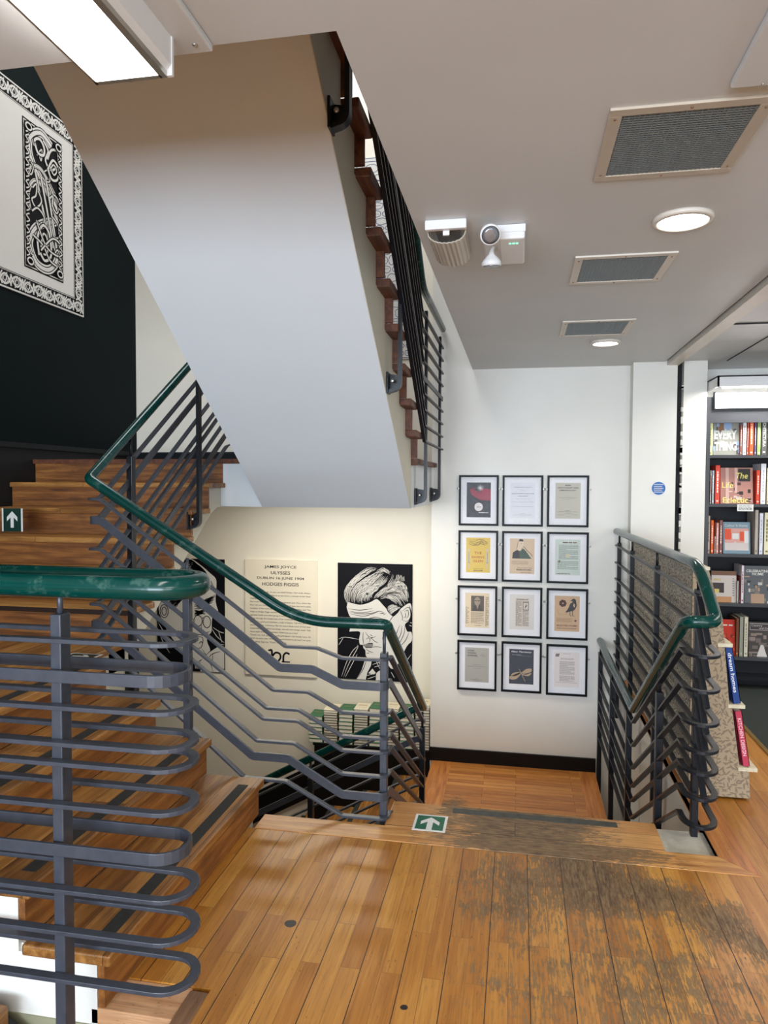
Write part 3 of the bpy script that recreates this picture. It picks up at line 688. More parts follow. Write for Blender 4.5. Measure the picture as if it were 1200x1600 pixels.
# --- railing on the right of the steps, looping round to the upper guard
t = thing('guard_railing', 'two-level railing with looped bars and green handrail beside the leaf-patterned stand', 'railing')
XK = 0.80; XL = 0.68
zr = [.916, .775, .64, .53, .443, .339, .225]
zk = [z + .185 for z in zr] + [.30, .19]
YN = 3.10; EndF3 = 4.39
for i, z in enumerate(zr):
    wd = False
    zl = z - SR3 * (EndF3 - YN - .09)
    loop = [Vector((0.74 + 0.06 * math.cos(PI * k / 16), YN - 0.085 * math.sin(PI * k / 16), z)) for k in range(17)]
    pth = [(XK, YW - .02, zk[i]), (XK, 3.40, zk[i]), (XK, YN + .13, z + .005)] + [tuple(v) for v in loop] + [(XL, YN + .06, z), (XL, EndF3, zl), (XL, YW - .02, zl)]
    MB().sweep(fillet(pth[:3], .02) [0:] + [Vector(p) for p in pth[3:]], *((0.010, 0.036) if wd else (0.026, 0.012))).build('bar', M['iron' if i < 0 else 'dark_iron'], t, bevel=.0012)
for z in zk[7:]: MB().sweep([(XK, YW - .02, z), (XK, 3.42, z)], 0.026, 0.012).build('bar', M['dark_iron'], t)
pth = [(XK, YW - .005, 1.215), (XK, 3.43, 1.24), (XK, YN + .02, 1.05), (XK - .03, YN - .02, 1.045), (XL + .02, YN - .02, 1.045), (XL, YN + .03, 1.03), (XL, EndF3, .275), (XL, YW - .005, .295)]
MB().tube(fillet(pth, [0, .12, .03, .02, .02, .03, .02, 0], 8), HR, 18).build('handrail', M['green_gloss'], t)
for y in (6.10, 5.42, 4.47, 3.47): post(XK + .012, y, -.32, 1.125, t, mat='dark_iron', rod=1.21, sx=.03, sy=.04)
post(XL, 3.62, -.55, .60, t, mat='dark_iron', rod=.72); post(XL, 4.56, zB - .2, .20, t, mat='dark_iron', rod=.27)
for y in (5.35, 6.12): post(XL, y, zB - .2, .20, t, mat='dark_iron', rod=.27)

# ================================================================== LIGHTS AND CEILING DEVICES
t = thing('fluorescent_light', 'white fluorescent ceiling light glowing at the upper left', 'ceiling light')
ZF = CEIL - 0.10
A = pZ(147, 128, ZF); Bq = pZ(252, 118, ZF); x0, x1, ye = A.x, Bq.x, A.y + .01
b = MB(); b.box(x0, x0 + .006, .2, ye, ZF - .002, ZF + .03); b.box(x1 - .004, x1 + .012, .2, ye, ZF - .002, CEIL)
b.box(x0, x1, ye - .012, ye, ZF - .002, ZF + .06)
b.build('frame', M['steel'], t)
b = MB(); b.prism([(x1 + .012, ye, ZF + .01), (x1 + .022, ye, ZF + .022), (x1 + .022, ye, CEIL), (x1 + .012, ye, CEIL)], (0, -1.1, 0)); b.build('housing', M['white_plastic'], t)
MB().box(x1 - .002, x1 + .024, ye - .004, ye + .004, ZF, CEIL).build('end_cap', M['white_plastic'], t)
MB().box(x0 + .006, x1 - .004, .2, ye - .012, ZF + .004, ZF + .02).build('diffuser', M['glow'], t)
b = MB(); c = pZ(330, 78, CEIL - .02); b.box(-.78, c.x, .2, 1.54, CEIL - .018, CEIL - .001)
o = b.build('access_panel', M['ceiling'], bevel=.004); tag(o, 'flat screwed ceiling panel next to the fluorescent light', 'panel')
for (px, py) in ((304, 69), (225, 30)):
    q = pZ(px, py, CEIL - .018); MB().lathe((q.x, q.y, CEIL - .0185), (0, 0, -1), [(.006, 0), (.004, .003), (0, .003)], 10).build('screw', M['steel'], o)

def vent(corners, label, mat, n1, n2):
    P = [pZ(x, y, CEIL) for x, y in corners]; x0 = (P[0].x + P[1].x) / 2; x1 = (P[2].x + P[3].x) / 2; y0 = (P[0].y + P[3].y) / 2; y1 = (P[1].y + P[2].y) / 2
    t = thing('ceiling_vent', label, 'vent', group=None); fw_ = .035; z = CEIL
    b = MB(); b.box(x0, x1, y0, y0 + fw_, z - .008, z); b.box(x0, x1, y1 - fw_, y1, z - .008, z); b.box(x0, x0 + fw_, y0 + fw_, y1 - fw_, z - .008, z); b.box(x1 - fw_, x1, y0 + fw_, y1 - fw_, z - .008, z)
    b.build('frame', M[mat], t, bevel=.002)
    MB().box(x0 + fw_, x1 - fw_, y0 + fw_, y1 - fw_, z - .0006, z - .0001).build('backing', M['mesh_dark'], t)
    b = MB(); a0, a1, c0, c1 = x0 + fw_, x1 - fw_, y0 + fw_, y1 - fw_
    for i in range(n1): x = a0 + (i + .5) * (a1 - a0) / n1; b.box(x - .0012, x + .0012, c0, c1, z - .006, z - .001)
    for i in range(n2): y = c0 + (i + .5) * (c1 - c0) / n2; b.box(a0, a1, y - .0022, y + .0022, z - .0055, z - .0015)
    b.build('grille', M['mesh_grid'], t)
    for (x, y) in ((x0 + .018, y0 + .05), (x0 + .018, y1 - .05), (x1 - .018, y0 + .05), (x1 - .018, y1 - .05), ((x0 + x1) / 2, y0 + .017), ((x0 + x1) / 2, y1 - .017)):
        MB().lathe((x, y, z - .0085), (0, 0, -1), [(.004, 0), (.003, .002), (0, .002)], 8).build('screw', M['old_wood'], t)
vent([(952, 167), (928, 281), (1145, 265), (1212, 147)], 'largest square ceiling vent with beige frame, nearest of the three', 'beige_metal', 26, 30)
vent([(897, 401), (890, 444), (1031, 436), (1061, 391)], 'middle ceiling vent between the two round lights', 'pale_metal', 24, 24)
vent([(877, 502), (875, 525), (978, 522), (994, 497)], 'farthest ceiling vent, just before the small round light', 'pale_metal', 24, 24)
def downlight(px, py, r, label):
    c = pZ(px, py, CEIL); t = thing('downlight', label, 'ceiling light')
    MB().lathe((c.x, c.y, CEIL), (0, 0, -1), [(r, 0), (r * .98, .012), (r * .84, .018), (r * .80, .006), (r * .80, 0)], 40).build('trim_ring', M['pale_metal'], t)
    MB().lathe((c.x, c.y, CEIL - .001), (0, 0, -1), [(r * .8, 0), (r * .8, .006), (r * .4, .010), (0, .011)], 40).build('diffuser', M['glow'], t)
    l = bpy.data.lights.new('downlight_lamp', 'SPOT'); l.energy = 14; l.color = (1, .95, .86); l.spot_size = 2.6; l.spot_blend = 1; l.shadow_soft_size = .08
    o = bpy.data.objects.new('downlight_lamp', l); COL.objects.link(o); o.location = (c.x, c.y, CEIL - .03)
downlight(1067, 341, .108, 'large round glowing ceiling light between the vents')
downlight(946, 534, .102, 'small far round glowing ceiling light near the framed prints')
# upper right cover panel
t = thing('ceiling_panel', 'painted cover panel with a dark slot in the upper right corner', 'panel')
q = pZ(1140, 140, CEIL - .02); MB().box(q.x, q.x + .6, 1.0, q.y, CEIL - .02, CEIL).build('cover', M['ceiling'], t, bevel=.006)
MB().box(q.x + .085, q.x + .5, q.y - .14, q.y - .03, CEIL - .0215, CEIL - .019).build('slot', M['mesh_dark'], t)
q2 = pZ(1192, 132, CEIL - .022); MB().lathe((q2.x, q2.y, CEIL - .02), (0, 0, -1), [(.004, 0), (.003, .003), (0, .003)], 8).build('screw', M['steel'], t)

# emergency lamp with ribbed clear cover
t = thing('emergency_light', 'ribbed clear-covered emergency light on the ceiling left of the twin spot unit', 'emergency light')
x0, x1, y0, y1 = -.352, -.205, 2.70, 3.02
MB().box(x0 - .004, x1 + .004, y0 - .014, y0 + .012, CEIL - .035, CEIL).build('end_plate', M['white_plastic'], t, bevel=.004)
MB().box(x0 + .005, x1 - .005, y0, y1, CEIL - .012, CEIL).build('base', M['white_plastic'], t)
b = MB(); n = 26; pts = []
for i in range(n + 1):
    a = PI * i / n; x = (x0 + x1) / 2 - (x1 - x0) / 2 * math.cos(a) * 1.0; z = CEIL - .012 - .062 * max(0, math.sin(a)) ** .6 - (.003 if i % 2 else 0)
    pts.append((x, z))
pts2 = [((x - (x0 + x1) / 2) * .95 + (x0 + x1) / 2, CEIL - .012 - (CEIL - .012 - z) * .93) for x, z in pts]
b.prism([(x, y0 + .03, z) for x, z in pts + pts2[::-1]], (0, y1 - y0 - .03, 0)); b.build('cover', M['clear'], t)
MB().box((x0 + x1) / 2 - .012, (x0 + x1) / 2 + .012, y0 + .012, y0 + .022, CEIL - .05, CEIL - .03).build('clip', M['white_plastic'], t)
MB().box(x0 + .03, x1 - .03, y0 + .07, y1 - .04, CEIL - .022, CEIL - .013).build('reflector', M['lens'], t)
# twin spot unit
t = thing('twin_spot_unit', 'white emergency twin spot unit on the ceiling with two round lamp heads and green indicators', 'emergency light')
x0, x1, y0, y1 = -.150, .012, 2.78, 3.10
b = MB(); b.prism([(x0, y0, CEIL), (x1, y0, CEIL), (x1, y0, CEIL - .055), (x0 + .07, y0, CEIL - .055), (x0 + .04, y0, CEIL - .045), (x0, y0, CEIL - .04)], (0, y1 - y0, 0)); b.build('body', M['white_plastic'], t, bevel=.008)
b = MB(); b.box(x0 + .05, x1 + .002, y0 - .004, y0 + .012, CEIL - .03, CEIL - .001); b.build('front_strip', M['white_plastic'], t, bevel=.003)
b = MB()
for k in range(3): b.box(x1 - .06 + .013 * k, x1 - .052 + .013 * k, y0 + .05, y0 + .058, CEIL - .0565, CEIL - .055)
b.build('indicator', plain('green_indicator', (0.1, 0.9, 0.35, 1), .4, emit=2), t)
for (hx, hy, hz, d) in ((-.115, 2.70, CEIL - .060, (.15, -.75, -.5)), (-.115, 2.86, CEIL - .115, (.0, .15, -1))):
    D = Vector(d).normalized()
    h = MB().lathe(Vector((hx, hy, hz)), D, [(.008, -.045), (.012, -.03), (.030, -.012), (.038, .0), (.038, .012), (.034, .014)], 28).build('lamp_head', M['white_plastic'], t)
    MB().lathe(Vector((hx, hy, hz)) + D * .0141, D, [(.033, 0), (.02, .003), (0, .004)], 28).build('lens', M['lens'], h)
    MB().tube([(hx, hy, hz) , Vector((hx, hy, hz)) - D * .04, (hx + .01, hy + .03, CEIL - .04)], .008, 10).build('neck', M['white_plastic'], h)

# ================================================================== WALL PRINTS
def strokes_between(F, A, B, n, wd, mat, dz=0.0, jit=0.004, taper=True, k=5):
    A = smooth_pts(A, k); B = smooth_pts(B, k); m = min(len(A), len(B))
    for i in range(n):
        t = (i + .5) / n; e = m - int(rnd(0, m * .25)); st = int(rnd(0, m * .15))
        pts = [((A[j][0] * (1 - t) + B[j][0] * t) + rnd(-jit, jit), (A[j][1] * (1 - t) + B[j][1] * t) + rnd(-jit, jit)) for j in range(st, e)]
        if len(pts) > 2: F.line(pts, wd, mat, dz, taper)
class Zm:
    """maps survey coordinates (u right, v down, corner to corner) to metres on a Flat"""
    def __init__(s, F, u0, v0, u1, v1): s.F = F; s.a = (u0, v0, u1, v1); s.k = F.w / (u1 - u0)
    def __call__(s, pts):
        u0, v0, u1, v1 = s.a
        return [((u - u0) / (u1 - u0) * s.F.w, (1 - (v - v0) / (v1 - v0)) * s.F.h) for u, v in pts]

# --- portrait on the right: man looking down
def board(name, label, cat, P0, P1, Y, mat, thick=.012, group=None):
    """P0 upper-left pixel, P1 lower-right pixel on wall plane Y"""
    a = pY(P0[0], P0[1], Y); c = pY(P1[0], P1[1], Y); x0, z1, x1, z0 = a.x, a.z, c.x, c.z
    t = thing(name, label, cat, group=group)
    MB().box(x0, x1, Y - thick, Y, z0, z1).build('board', M[mat], t)
    F = Flat((x0, Y - thick, z0), (1, 0, 0), (0, 0, 1), x1 - x0, z1 - z0); return t, F
t, F = board('portrait_print', 'black and white woodcut print of a man looking down, right of the text panel', 'picture', (528.2, 879), (643.8, 1066), YJ, 'ink')
Z = Zm(F, 62, 68, 943, 1495); W, K = 0, 1
face = [(183, 545), (330, 575), (450, 540), (530, 497), (600, 560), (640, 610), (660, 650), (700, 690), (730, 700), (780, 650), (805, 610), (870, 555), (915, 535), (935, 575), (930, 680), (900, 750), (860, 790), (870, 840), (890, 880), (935, 885),
        (940, 985), (880, 1060), (800, 1240), (740, 1330), (690, 1330), (640, 1250), (600, 1230), (560, 1210), (540, 1230), (430, 1220), (400, 1190), (395, 1130), (370, 1100), (365, 1065), (330, 1060), (320, 990), (330, 905), (230, 905), (205, 900), (235, 770), (205, 715), (190, 680), (170, 610)]
F.poly(Z(smooth_pts(face, 3)), W, 0)
F.poly(Z([(225, 905), (320, 905), (320, 990), (260, 975), (215, 935)]), K, .0004)
blk = lambda pts, wd=7: F.line(Z(smooth_pts(pts)), wd * Z.k, K, .0008, True)
wht = lambda pts, wd=6: F.line(Z(smooth_pts(pts)), wd * Z.k, W, .0012, True)
for p in ([(190, 625), (300, 640), (400, 630), (480, 612)], [(200, 672), (330, 685), (460, 675), (560, 645), (640, 675)], [(215, 690), (360, 712), (460, 688), (540, 655)],
          [(225, 735), (330, 752), (420, 740), (520, 718), (615, 742)], [(250, 770), (330, 780), (430, 772)], [(560, 675), (600, 670), (630, 690)], [(205, 655), (300, 672), (380, 668), (500, 640)],
          [(600, 855), (680, 760), (720, 700), (780, 650)], [(615, 850), (650, 815)], [(700, 770), (690, 860), (705, 950), (700, 1060)], [(800, 800), (770, 880), (740, 980), (715, 1080)],
          [(825, 800), (815, 900), (770, 1010), (745, 1100)], [(860, 800), (850, 900), (800, 1020), (760, 1110)], [(905, 890), (870, 980), (800, 1070)], [(830, 630), (880, 590), (915, 600), (925, 690), (890, 750), (830, 745)],
          [(850, 640), (890, 620), (900, 680), (870, 720)], [(860, 650), (868, 690), (850, 715)], [(800, 620), (830, 700), (825, 750)], [(905, 560), (930, 640), (915, 740)],
          [(370, 905), (365, 980), (375, 1060)], [(395, 905), (430, 955), (480, 970), (520, 950)], [(400, 1000), (430, 975), (450, 1000), (440, 1030)], [(450, 935), (480, 950)], [(470, 975), (500, 1010), (545, 1030)],
          [(400, 1110), (440, 1140), (490, 1155)], [(450, 1095), (520, 1080), (590, 1085)], [(410, 1165), (440, 1160)], [(480, 960), (455, 990)], [(640, 880), (600, 960), (610, 1020)]): blk(p)
F.poly(Z([(365, 1065), (430, 1040), (480, 1035), (490, 1065), (470, 1095), (400, 1100)]), K, .0008)
for k in range(16): wht([(375 + 7 * k, 1092), (385 + 7 * k, 1045)], 2.5)
# hair: white combed strokes
def hair(A, B, n, wd=6): strokes_between(F, Z(A), Z(B), max(5, int(n * .6)), wd * Z.k, W, .0006, .003)
hair([(165, 560), (135, 440), (170, 350), (250, 250), (400, 130), (500, 105)], [(215, 545), (225, 415), (275, 325), (350, 250), (450, 180), (530, 130)], 19)
hair([(215, 545), (225, 420), (280, 330), (370, 260), (480, 190), (560, 140)], [(330, 565), (338, 480), (405, 388), (500, 295), (590, 200), (660, 165)], 26)
hair([(330, 565), (340, 480), (420, 380), (520, 290), (600, 190)], [(480, 500), (480, 440), (560, 360), (640, 280), (700, 180)], 26)
hair([(480, 502), (520, 440), (600, 365), (670, 290), (720, 170)], [(545, 480), (600, 430), (660, 380), (730, 330), (760, 230)], 16)
hair([(560, 480), (650, 400), (740, 340), (800, 330), (860, 400)], [(580, 480), (660, 430), (760, 420), (840, 470), (885, 540)], 16)
hair([(530, 150), (600, 115), (660, 140), (700, 170)], [(520, 190), (600, 165), (650, 180), (690, 200)], 7)
hair([(660, 380), (760, 330), (840, 380), (890, 520)], [(720, 290), (800, 270), (880, 340), (905, 470)], 16)
hair([(570, 470), (660, 440), (760, 450), (850, 560)], [(660, 400), (760, 400), (820, 430), (880, 530)], 18)
hair([(570, 500), (640, 480), (720, 520), (800, 600)], [(600, 470), (680, 440), (780, 470), (835, 560)], 14)
hair([(640, 600), (700, 560), (760, 570)], [(690, 690), (740, 640), (810, 590)], 22)
hair([(740, 270), (760, 180)], [(860, 270), (850, 215)], 12)
F.poly(Z([(540, 480), (570, 500), (650, 600), (640, 610), (560, 520), (530, 497)]), K, .0009)
# coat, lapel and hand
for p in ([(75, 1005), (140, 980), (220, 985), (320, 1000)], [(75, 1080), (130, 990)], [(110, 1470), (170, 1290), (240, 1150), (305, 1080)], [(135, 1475), (200, 1300), (300, 1110), (300, 1070)], [(155, 1475), (240, 1300), (300, 1180)],
          [(480, 1300), (580, 1260)], [(500, 1330), (590, 1300)], [(520, 1250), (570, 1350)], [(545, 1240), (590, 1340)], [(935, 1150), (870, 1250), (820, 1310)], [(935, 1300), (890, 1380), (860, 1400)], [(935, 1350), (890, 1470)], [(740, 1450), (700, 1380)],
          [(920, 765), (940, 775)], [(910, 800), (940, 812)], [(415, 1440), (520, 1400)], [(420, 1480), (520, 1440)]): wht(p, 7)
F.poly(Z([(290, 1490), (350, 1380), (390, 1250), (470, 1255), (460, 1320), (420, 1400), (400, 1490)]), W, .0002)
blk([(300, 1480), (370, 1360), (410, 1240)], 8)
F.poly(Z([(430, 1410), (480, 1350), (520, 1400), (500, 1420)]), W, .0002); F.poly(Z([(520, 1400), (600, 1340), (640, 1400), (640, 1490), (520, 1490)]), W, .0002); blk([(520, 1480), (525, 1400), (600, 1345)], 7)
F.mb.build('print', [M['bone'], M['ink']], t)

# --- portrait on the left: man in glasses, half hidden by the railing
t, F = board('portrait_print', 'black and white woodcut print of a bearded man with glasses, half hidden behind the railing', 'picture', (246, 871.5), (352, 1051), YJ, 'ink')
Z = Zm(F, 120, 95, 930, 1455)
F.poly(Z(smooth_pts([(350, 260), (420, 110), (520, 90), (640, 160), (760, 260), (830, 330), (835, 440), (825, 600), (860, 740), (800, 760), (780, 830), (775, 960), (740, 1010), (720, 1080), (760, 1200), (700, 1260), (600, 1330), (480, 1240), (380, 1160), (300, 1080), (240, 980), (200, 880), (150, 780), (140, 680), (200, 600), (260, 560), (300, 400)], 3)), W, 0)
for (A, B, n) in (([(360, 250), (440, 120), (540, 110), (700, 240), (820, 430)], [(560, 520), (600, 380), (640, 330), (700, 380), (760, 470)], 26), ([(250, 640), (330, 560), (420, 540)], [(340, 700), (400, 620), (430, 600)], 14),
                  ([(560, 560), (640, 600), (740, 560), (830, 500)], [(570, 700), (660, 690), (740, 640), (820, 600)], 10), ([(570, 700), (620, 720), (700, 700)], [(570, 800), (640, 760), (700, 760)], 8)):
    strokes_between(F, Z(A), Z(B), n, 11 * Z.k, K, .0006, .003)
def ring(cx, cy, rx, ry, wd=9): F.line(Z([(cx + rx * math.cos(2 * PI * i / 24), cy + ry * math.sin(2 * PI * i / 24)) for i in range(25)]), wd * Z.k, K, .0008)
ring(615, 840, 50, 65); ring(720, 850, 45, 70); ring(205, 740, 50, 80); ring(205, 740, 28, 50)
for p in ([(665, 810), (680, 795)], [(570, 830), (450, 760), (260, 700)], [(650, 880), (660, 940), (700, 980), (760, 960)], [(570, 1040), (660, 1035), (670, 1100), (640, 1170), (580, 1160)], [(620, 1120), (650, 1090), (670, 1110)],
          [(230, 900), (260, 1040), (320, 1140), (420, 1200)], [(250, 1000), (330, 1110), (420, 1170)], [(220, 860), (230, 980), (290, 1120)], [(700, 1260), (800, 1160), (850, 1140)], [(660, 1180), (740, 1300), (790, 1440)], [(740, 1280), (790, 1230), (880, 1200)],
          [(790, 1230), (790, 1340), (860, 1440)], [(600, 1000), (680, 1010), (740, 980)]): F.line(Z(smooth_pts(p)), 9 * Z.k, K, .0009, True)
F.poly(Z([(640, 1330), (700, 1250), (840, 1150), (925, 1160), (925, 1400), (860, 1450), (640, 1450)]), W, .0002)
for i in range(9): F.line(Z([(575 + 9 * i, 1300 + 4 * i), (580 + 12 * i, 1420)]), 5 * Z.k, W, .0004)
for p in ([(790, 910), (870, 960), (925, 975)], [(780, 930), (840, 1020), (925, 1090)], [(860, 960), (900, 1090)], [(850, 1110), (925, 1115)], [(130, 880), (200, 1000), (290, 1190)], [(130, 960), (180, 1100), (270, 1250)]): F.line(Z(smooth_pts(p)), 8 * Z.k, W, .0006, True)
F.mb.build('print', [M['bone'], M['ink']], t)

# --- text panel between the portraits
t, F = board('text_panel', 'cream text panel with a bold four line heading, mounted between the two portraits', 'panel', (384, 873.5), (496, 1058), YJ, 'panel', .022)
Z = Zm(F, 103, 105, 962, 1520)
def trow(s, u0, u1, v, hgt, bold=.02):
    p = Z([(u0, v + hgt / 2), (u1, v - hgt / 2)]); F.text(s, (p[0][0] + p[1][0]) / 2, (p[0][1] + p[1][1]) / 2, 1, 0, 0, fitw=p[1][0] - p[0][0], fith=p[1][1] - p[0][1], bold=bold)
trow('JAMES JOYCE', 338, 722, 192, 42, .012); trow('ULYSSES', 415, 648, 260, 38, .012); trow('DUBLIN 16 JUNE 1904', 250, 812, 330, 40, .012); trow('HODGES FIGGIS', 312, 748, 400, 40, .012)
rows = ["What is in our souls, do you not think? Flutier. Our souls, shame-", "wounded by our sins, cling to us yet more, a woman to her lover", "clinging, the more the more.", "She trusts me, her hand gentle, the longlashed eyes. Now where the",
        "blue hell am I bringing her beyond the veil? Into the ineluctable", "modality of the ineluctable visuality. She, she, she. What she? The", "virgin at Hodges Figgis window on Monday looking in for one of the", "alphabet books you were going to write. Keen glance you gave her.",
        "Wrist through the braided jess of her sunshade. She lives in Leeson", "park with a grief and kickshaws, a lady of letters. Talk that to some-", "one else, Stevie: a pickmeup. Bet she wears those curse of God stays", "suspenders and yellow stockings, darned with lumpy wool. Talk",
        "about apple dumplings, piuttosto. Where are your wits?", "Touch me. Soft eyes. Soft soft soft hand. I am lonely here. O,", "touch me soon, now. What is that word known to all men? I am quiet", "here alone. Sad too. Touch, touch me."]
for i, r in enumerate(rows): trow(r, 165, {2: 455, 12: 735, 15: 600}.get(i, 890), 500 + i * 41, 24, .008)
lf = lambda pts, wd: F.line(Z(smooth_pts(pts)), wd * Z.k, 0, .0004)
lf([(395, 1215), (425, 1215), (428, 1300), (430, 1350)], 24); lf([(430, 1290), (470, 1240), (520, 1250), (530, 1300), (500, 1345)], 22); lf([(480, 1345), (520, 1350)], 10)
lf([(640, 1250), (600, 1236), (570, 1262), (565, 1300), (565, 1345)], 22); lf([(545, 1348), (645, 1346)], 14); lf([(395, 1212), (380, 1215)], 14)
F.mb.build('lettering', [M['ink']], t)

# --- big interlace mural panel on the left wall
A = pX(0, 446, WALLX); Bq = pX(129, 496, WALLX); T = pX(6, 144, WALLX); Tq = pX(0, 115, WALLX)
y1 = Bq.y; z0 = Bq.z; zt = Tq.z + .005; y0 = y1 - 1.42
t = thing('wall_panel', 'tall white panel with a black interlaced knotwork drawing on the dark green wall', 'wall art')
MB().box(WALLX, WALLX + .012, y0, y1, z0, zt).build('board', M['bone'], t)
F = Flat((WALLX + .012, y0, z0), (0, 1, 0), (0, 0, 1), y1 - y0, zt - z0)
W_, H_ = F.w, F.h; bd = .125
# band
K = 0; Wt = 1
def knot(cx, cy, s, rot):
    ca, sa = math.cos(rot), math.sin(rot)
    def q(pts): return [(cx + (x * ca - y * sa) * s, cy + (x * sa + y * ca) * s) for x, y in pts]
    F.line(q(smooth_pts([(-.5, -.32), (-.35, .1), (0, .3), (.35, .1), (.5, -.32)], 4)), .11 * s, Wt, .0006)
    F.line(q(smooth_pts([(-.5, .32), (-.3, -.05), (0, -.25), (.3, -.05), (.5, .32)], 4)), .11 * s, Wt, .0007)
    for r_ in (.24, .13): F.line(q([(r_ * math.cos(a * PI / 8), r_ * 1.1 * math.sin(a * PI / 8)) for a in range(17)]), .05 * s, Wt, .0008)
    F.line(q(smooth_pts([(-.15, -.36), (-.1, 0), (.08, .36)], 4)), .06 * s, Wt, .0009)
    F.line(q(smooth_pts([(.22, -.36), (.42, 0), (.22, .36)], 4)), .09 * s, Wt, .0009)
for (a0, b0, a1, b1) in ((.012, .012, W_ - .012, bd), (.012, H_ - bd, W_ - .012, H_ - .012), (.012, .012, bd, H_ - .012), (W_ - bd, .012, W_ - .012, H_ - .012)): F.rect(a0, b0, a1, b1, K, 0)
s = .125; n = int((W_ - .02) / s)
for i in range(n):
    for cy in (bd / 2 + .006, H_ - bd / 2 - .006): knot(.02 + (i + .5) * (W_ - .04) / n, cy, s * 1.05, PI * (i % 2))
n = int((H_ - .2) / s)
for i in range(n):
    for cx in (bd / 2 + .006, W_ - bd / 2 - .006): knot(cx, bd + (i + .5) * (H_ - 2 * bd) / n, s * 1.05, PI / 2 + PI * (i % 2))
for dx in (bd + .008,):
    F.line([(dx, dx), (W_ - dx, dx), (W_ - dx, H_ - dx), (dx, H_ - dx), (dx, dx)], .005, K, .001)
# inner field
qa = pX(32, 180, WALLX); qb = pX(97, 445, WALLX); ix0 = qa.y - y0; ix1 = qb.y - y0; iz0 = qb.z - z0 + .01; iz1 = qa.z - z0
F.rect(ix0, iz0, ix1, iz1, K, .0); F.rect(ix0 + .012, iz0 + .012, ix1 - .012, iz1 - .012, Wt, .0003); F.rect(ix0 + .02, iz0 + .02, ix1 - .02, iz1 - .02, K, .0006)
iw, ih = ix1 - ix0, iz1 - iz0
_lay = [0]
def rib(pts, wd, dbl=True):
    P = [(ix0 + u * iw, iz0 + v * ih) for u, v in smooth_pts(pts, 8)]; d = .0009 + _lay[0] * .00025; _lay[0] += 1
    F.line(P, (wd + .016), K, d); F.line(P, wd, Wt, d + .0001)
    if dbl and wd > .02: F.line(P, wd * .62, K, d + .00015); F.line(P, wd * .42, Wt, d + .0002)
rib([(.72, .93), (.45, .97), (.2, .90), (.16, .80), (.30, .70), (.62, .60), (.86, .50), (.80, .42), (.5, .36), (.25, .28), (.14, .17), (.3, .06), (.6, .05), (.82, .14), (.80, .26), (.6, .36)], .070)
rib([(.12, .62), (.2, .70), (.45, .72), (.75, .62), (.9, .55)], .03); rib([(.15, .40), (.12, .52), (.3, .62), (.6, .58), (.88, .40), (.92, .3)], .034)
for k in range(3): rib([(.30 + .13 * k, .68), (.42 + .12 * k, .52), (.55 + .10 * k, .36), (.64 + .09 * k, .22)], .020, False)
rib([(.22, .56), (.32, .60), (.30, .52), (.2, .48), (.30, .44), (.44, .50), (.36, .56)], .013, False); rib([(.62, .66), (.74, .60), (.72, .52), (.84, .48), (.9, .56), (.78, .60), (.66, .56)], .013, False)
rib([(.2, .40), (.34, .44), (.5, .40), (.44, .33), (.3, .35)], .013, False); rib([(.70, .44), (.86, .40), (.88, .32), (.76, .30), (.70, .36)], .013, False)
rib([(.34, .80), (.46, .86), (.44, .78), (.36, .84)], .010, False); rib([(.52, .72), (.60, .74), (.66, .68), (.58, .66)], .010, False)
rib([(.16, .74), (.10, .68), (.18, .64), (.24, .70), (.16, .74)], .010, False); rib([(.76, .18), (.84, .22), (.92, .16), (.86, .1)], .012, False); rib([(.12, .26), (.06, .20), (.14, .12), (.2, .1)], .012, False)
rib([(.28, .88), (.36, .82), (.5, .83), (.52, .88), (.42, .92), (.30, .90), (.27, .85)], .02, False); rib([(.5, .93), (.62, .88), (.55, .80), (.70, .76), (.88, .84), (.86, .92), (.7, .9), (.6, .82)], .018, False)
rib([(.6, .76), (.7, .70), (.85, .72), (.9, .80), (.75, .84), (.62, .76)], .018, False); rib([(.66, .78), (.76, .74), (.84, .78), (.76, .81), (.68, .77)], .012, False)
rib([(.35, .12), (.32, .24), (.46, .34), (.62, .30), (.66, .16), (.5, .10), (.38, .14)], .02, False); rib([(.4, .18), (.46, .28), (.56, .26), (.56, .16), (.46, .14)], .014, False)
rib([(.2, .24), (.45, .20), (.62, .12), (.8, .10)], .014, False); rib([(.3, .34), (.55, .2), (.9, .18), (.92, .26), (.7, .28), (.4, .16)], .014, False)
for cy in [.08 + .075 * k for k in range(12)]:
    rib([(.05, cy), (.12, cy + .02), (.05, cy + .045), (.12, cy + .065)], .010, False); rib([(.95, cy), (.88, cy + .02), (.95, cy + .045), (.88, cy + .065)], .010, False)
for (cx, cy) in ((.12, .05), (.88, .05), (.12, .95), (.88, .95)): rib([(cx + .07 * math.cos(a), cy + .022 * math.sin(a)) for a in [k * PI / 4 for k in range(9)]], .012, False)
F.mb.build('print', [M['ink'], M['bone']], t)

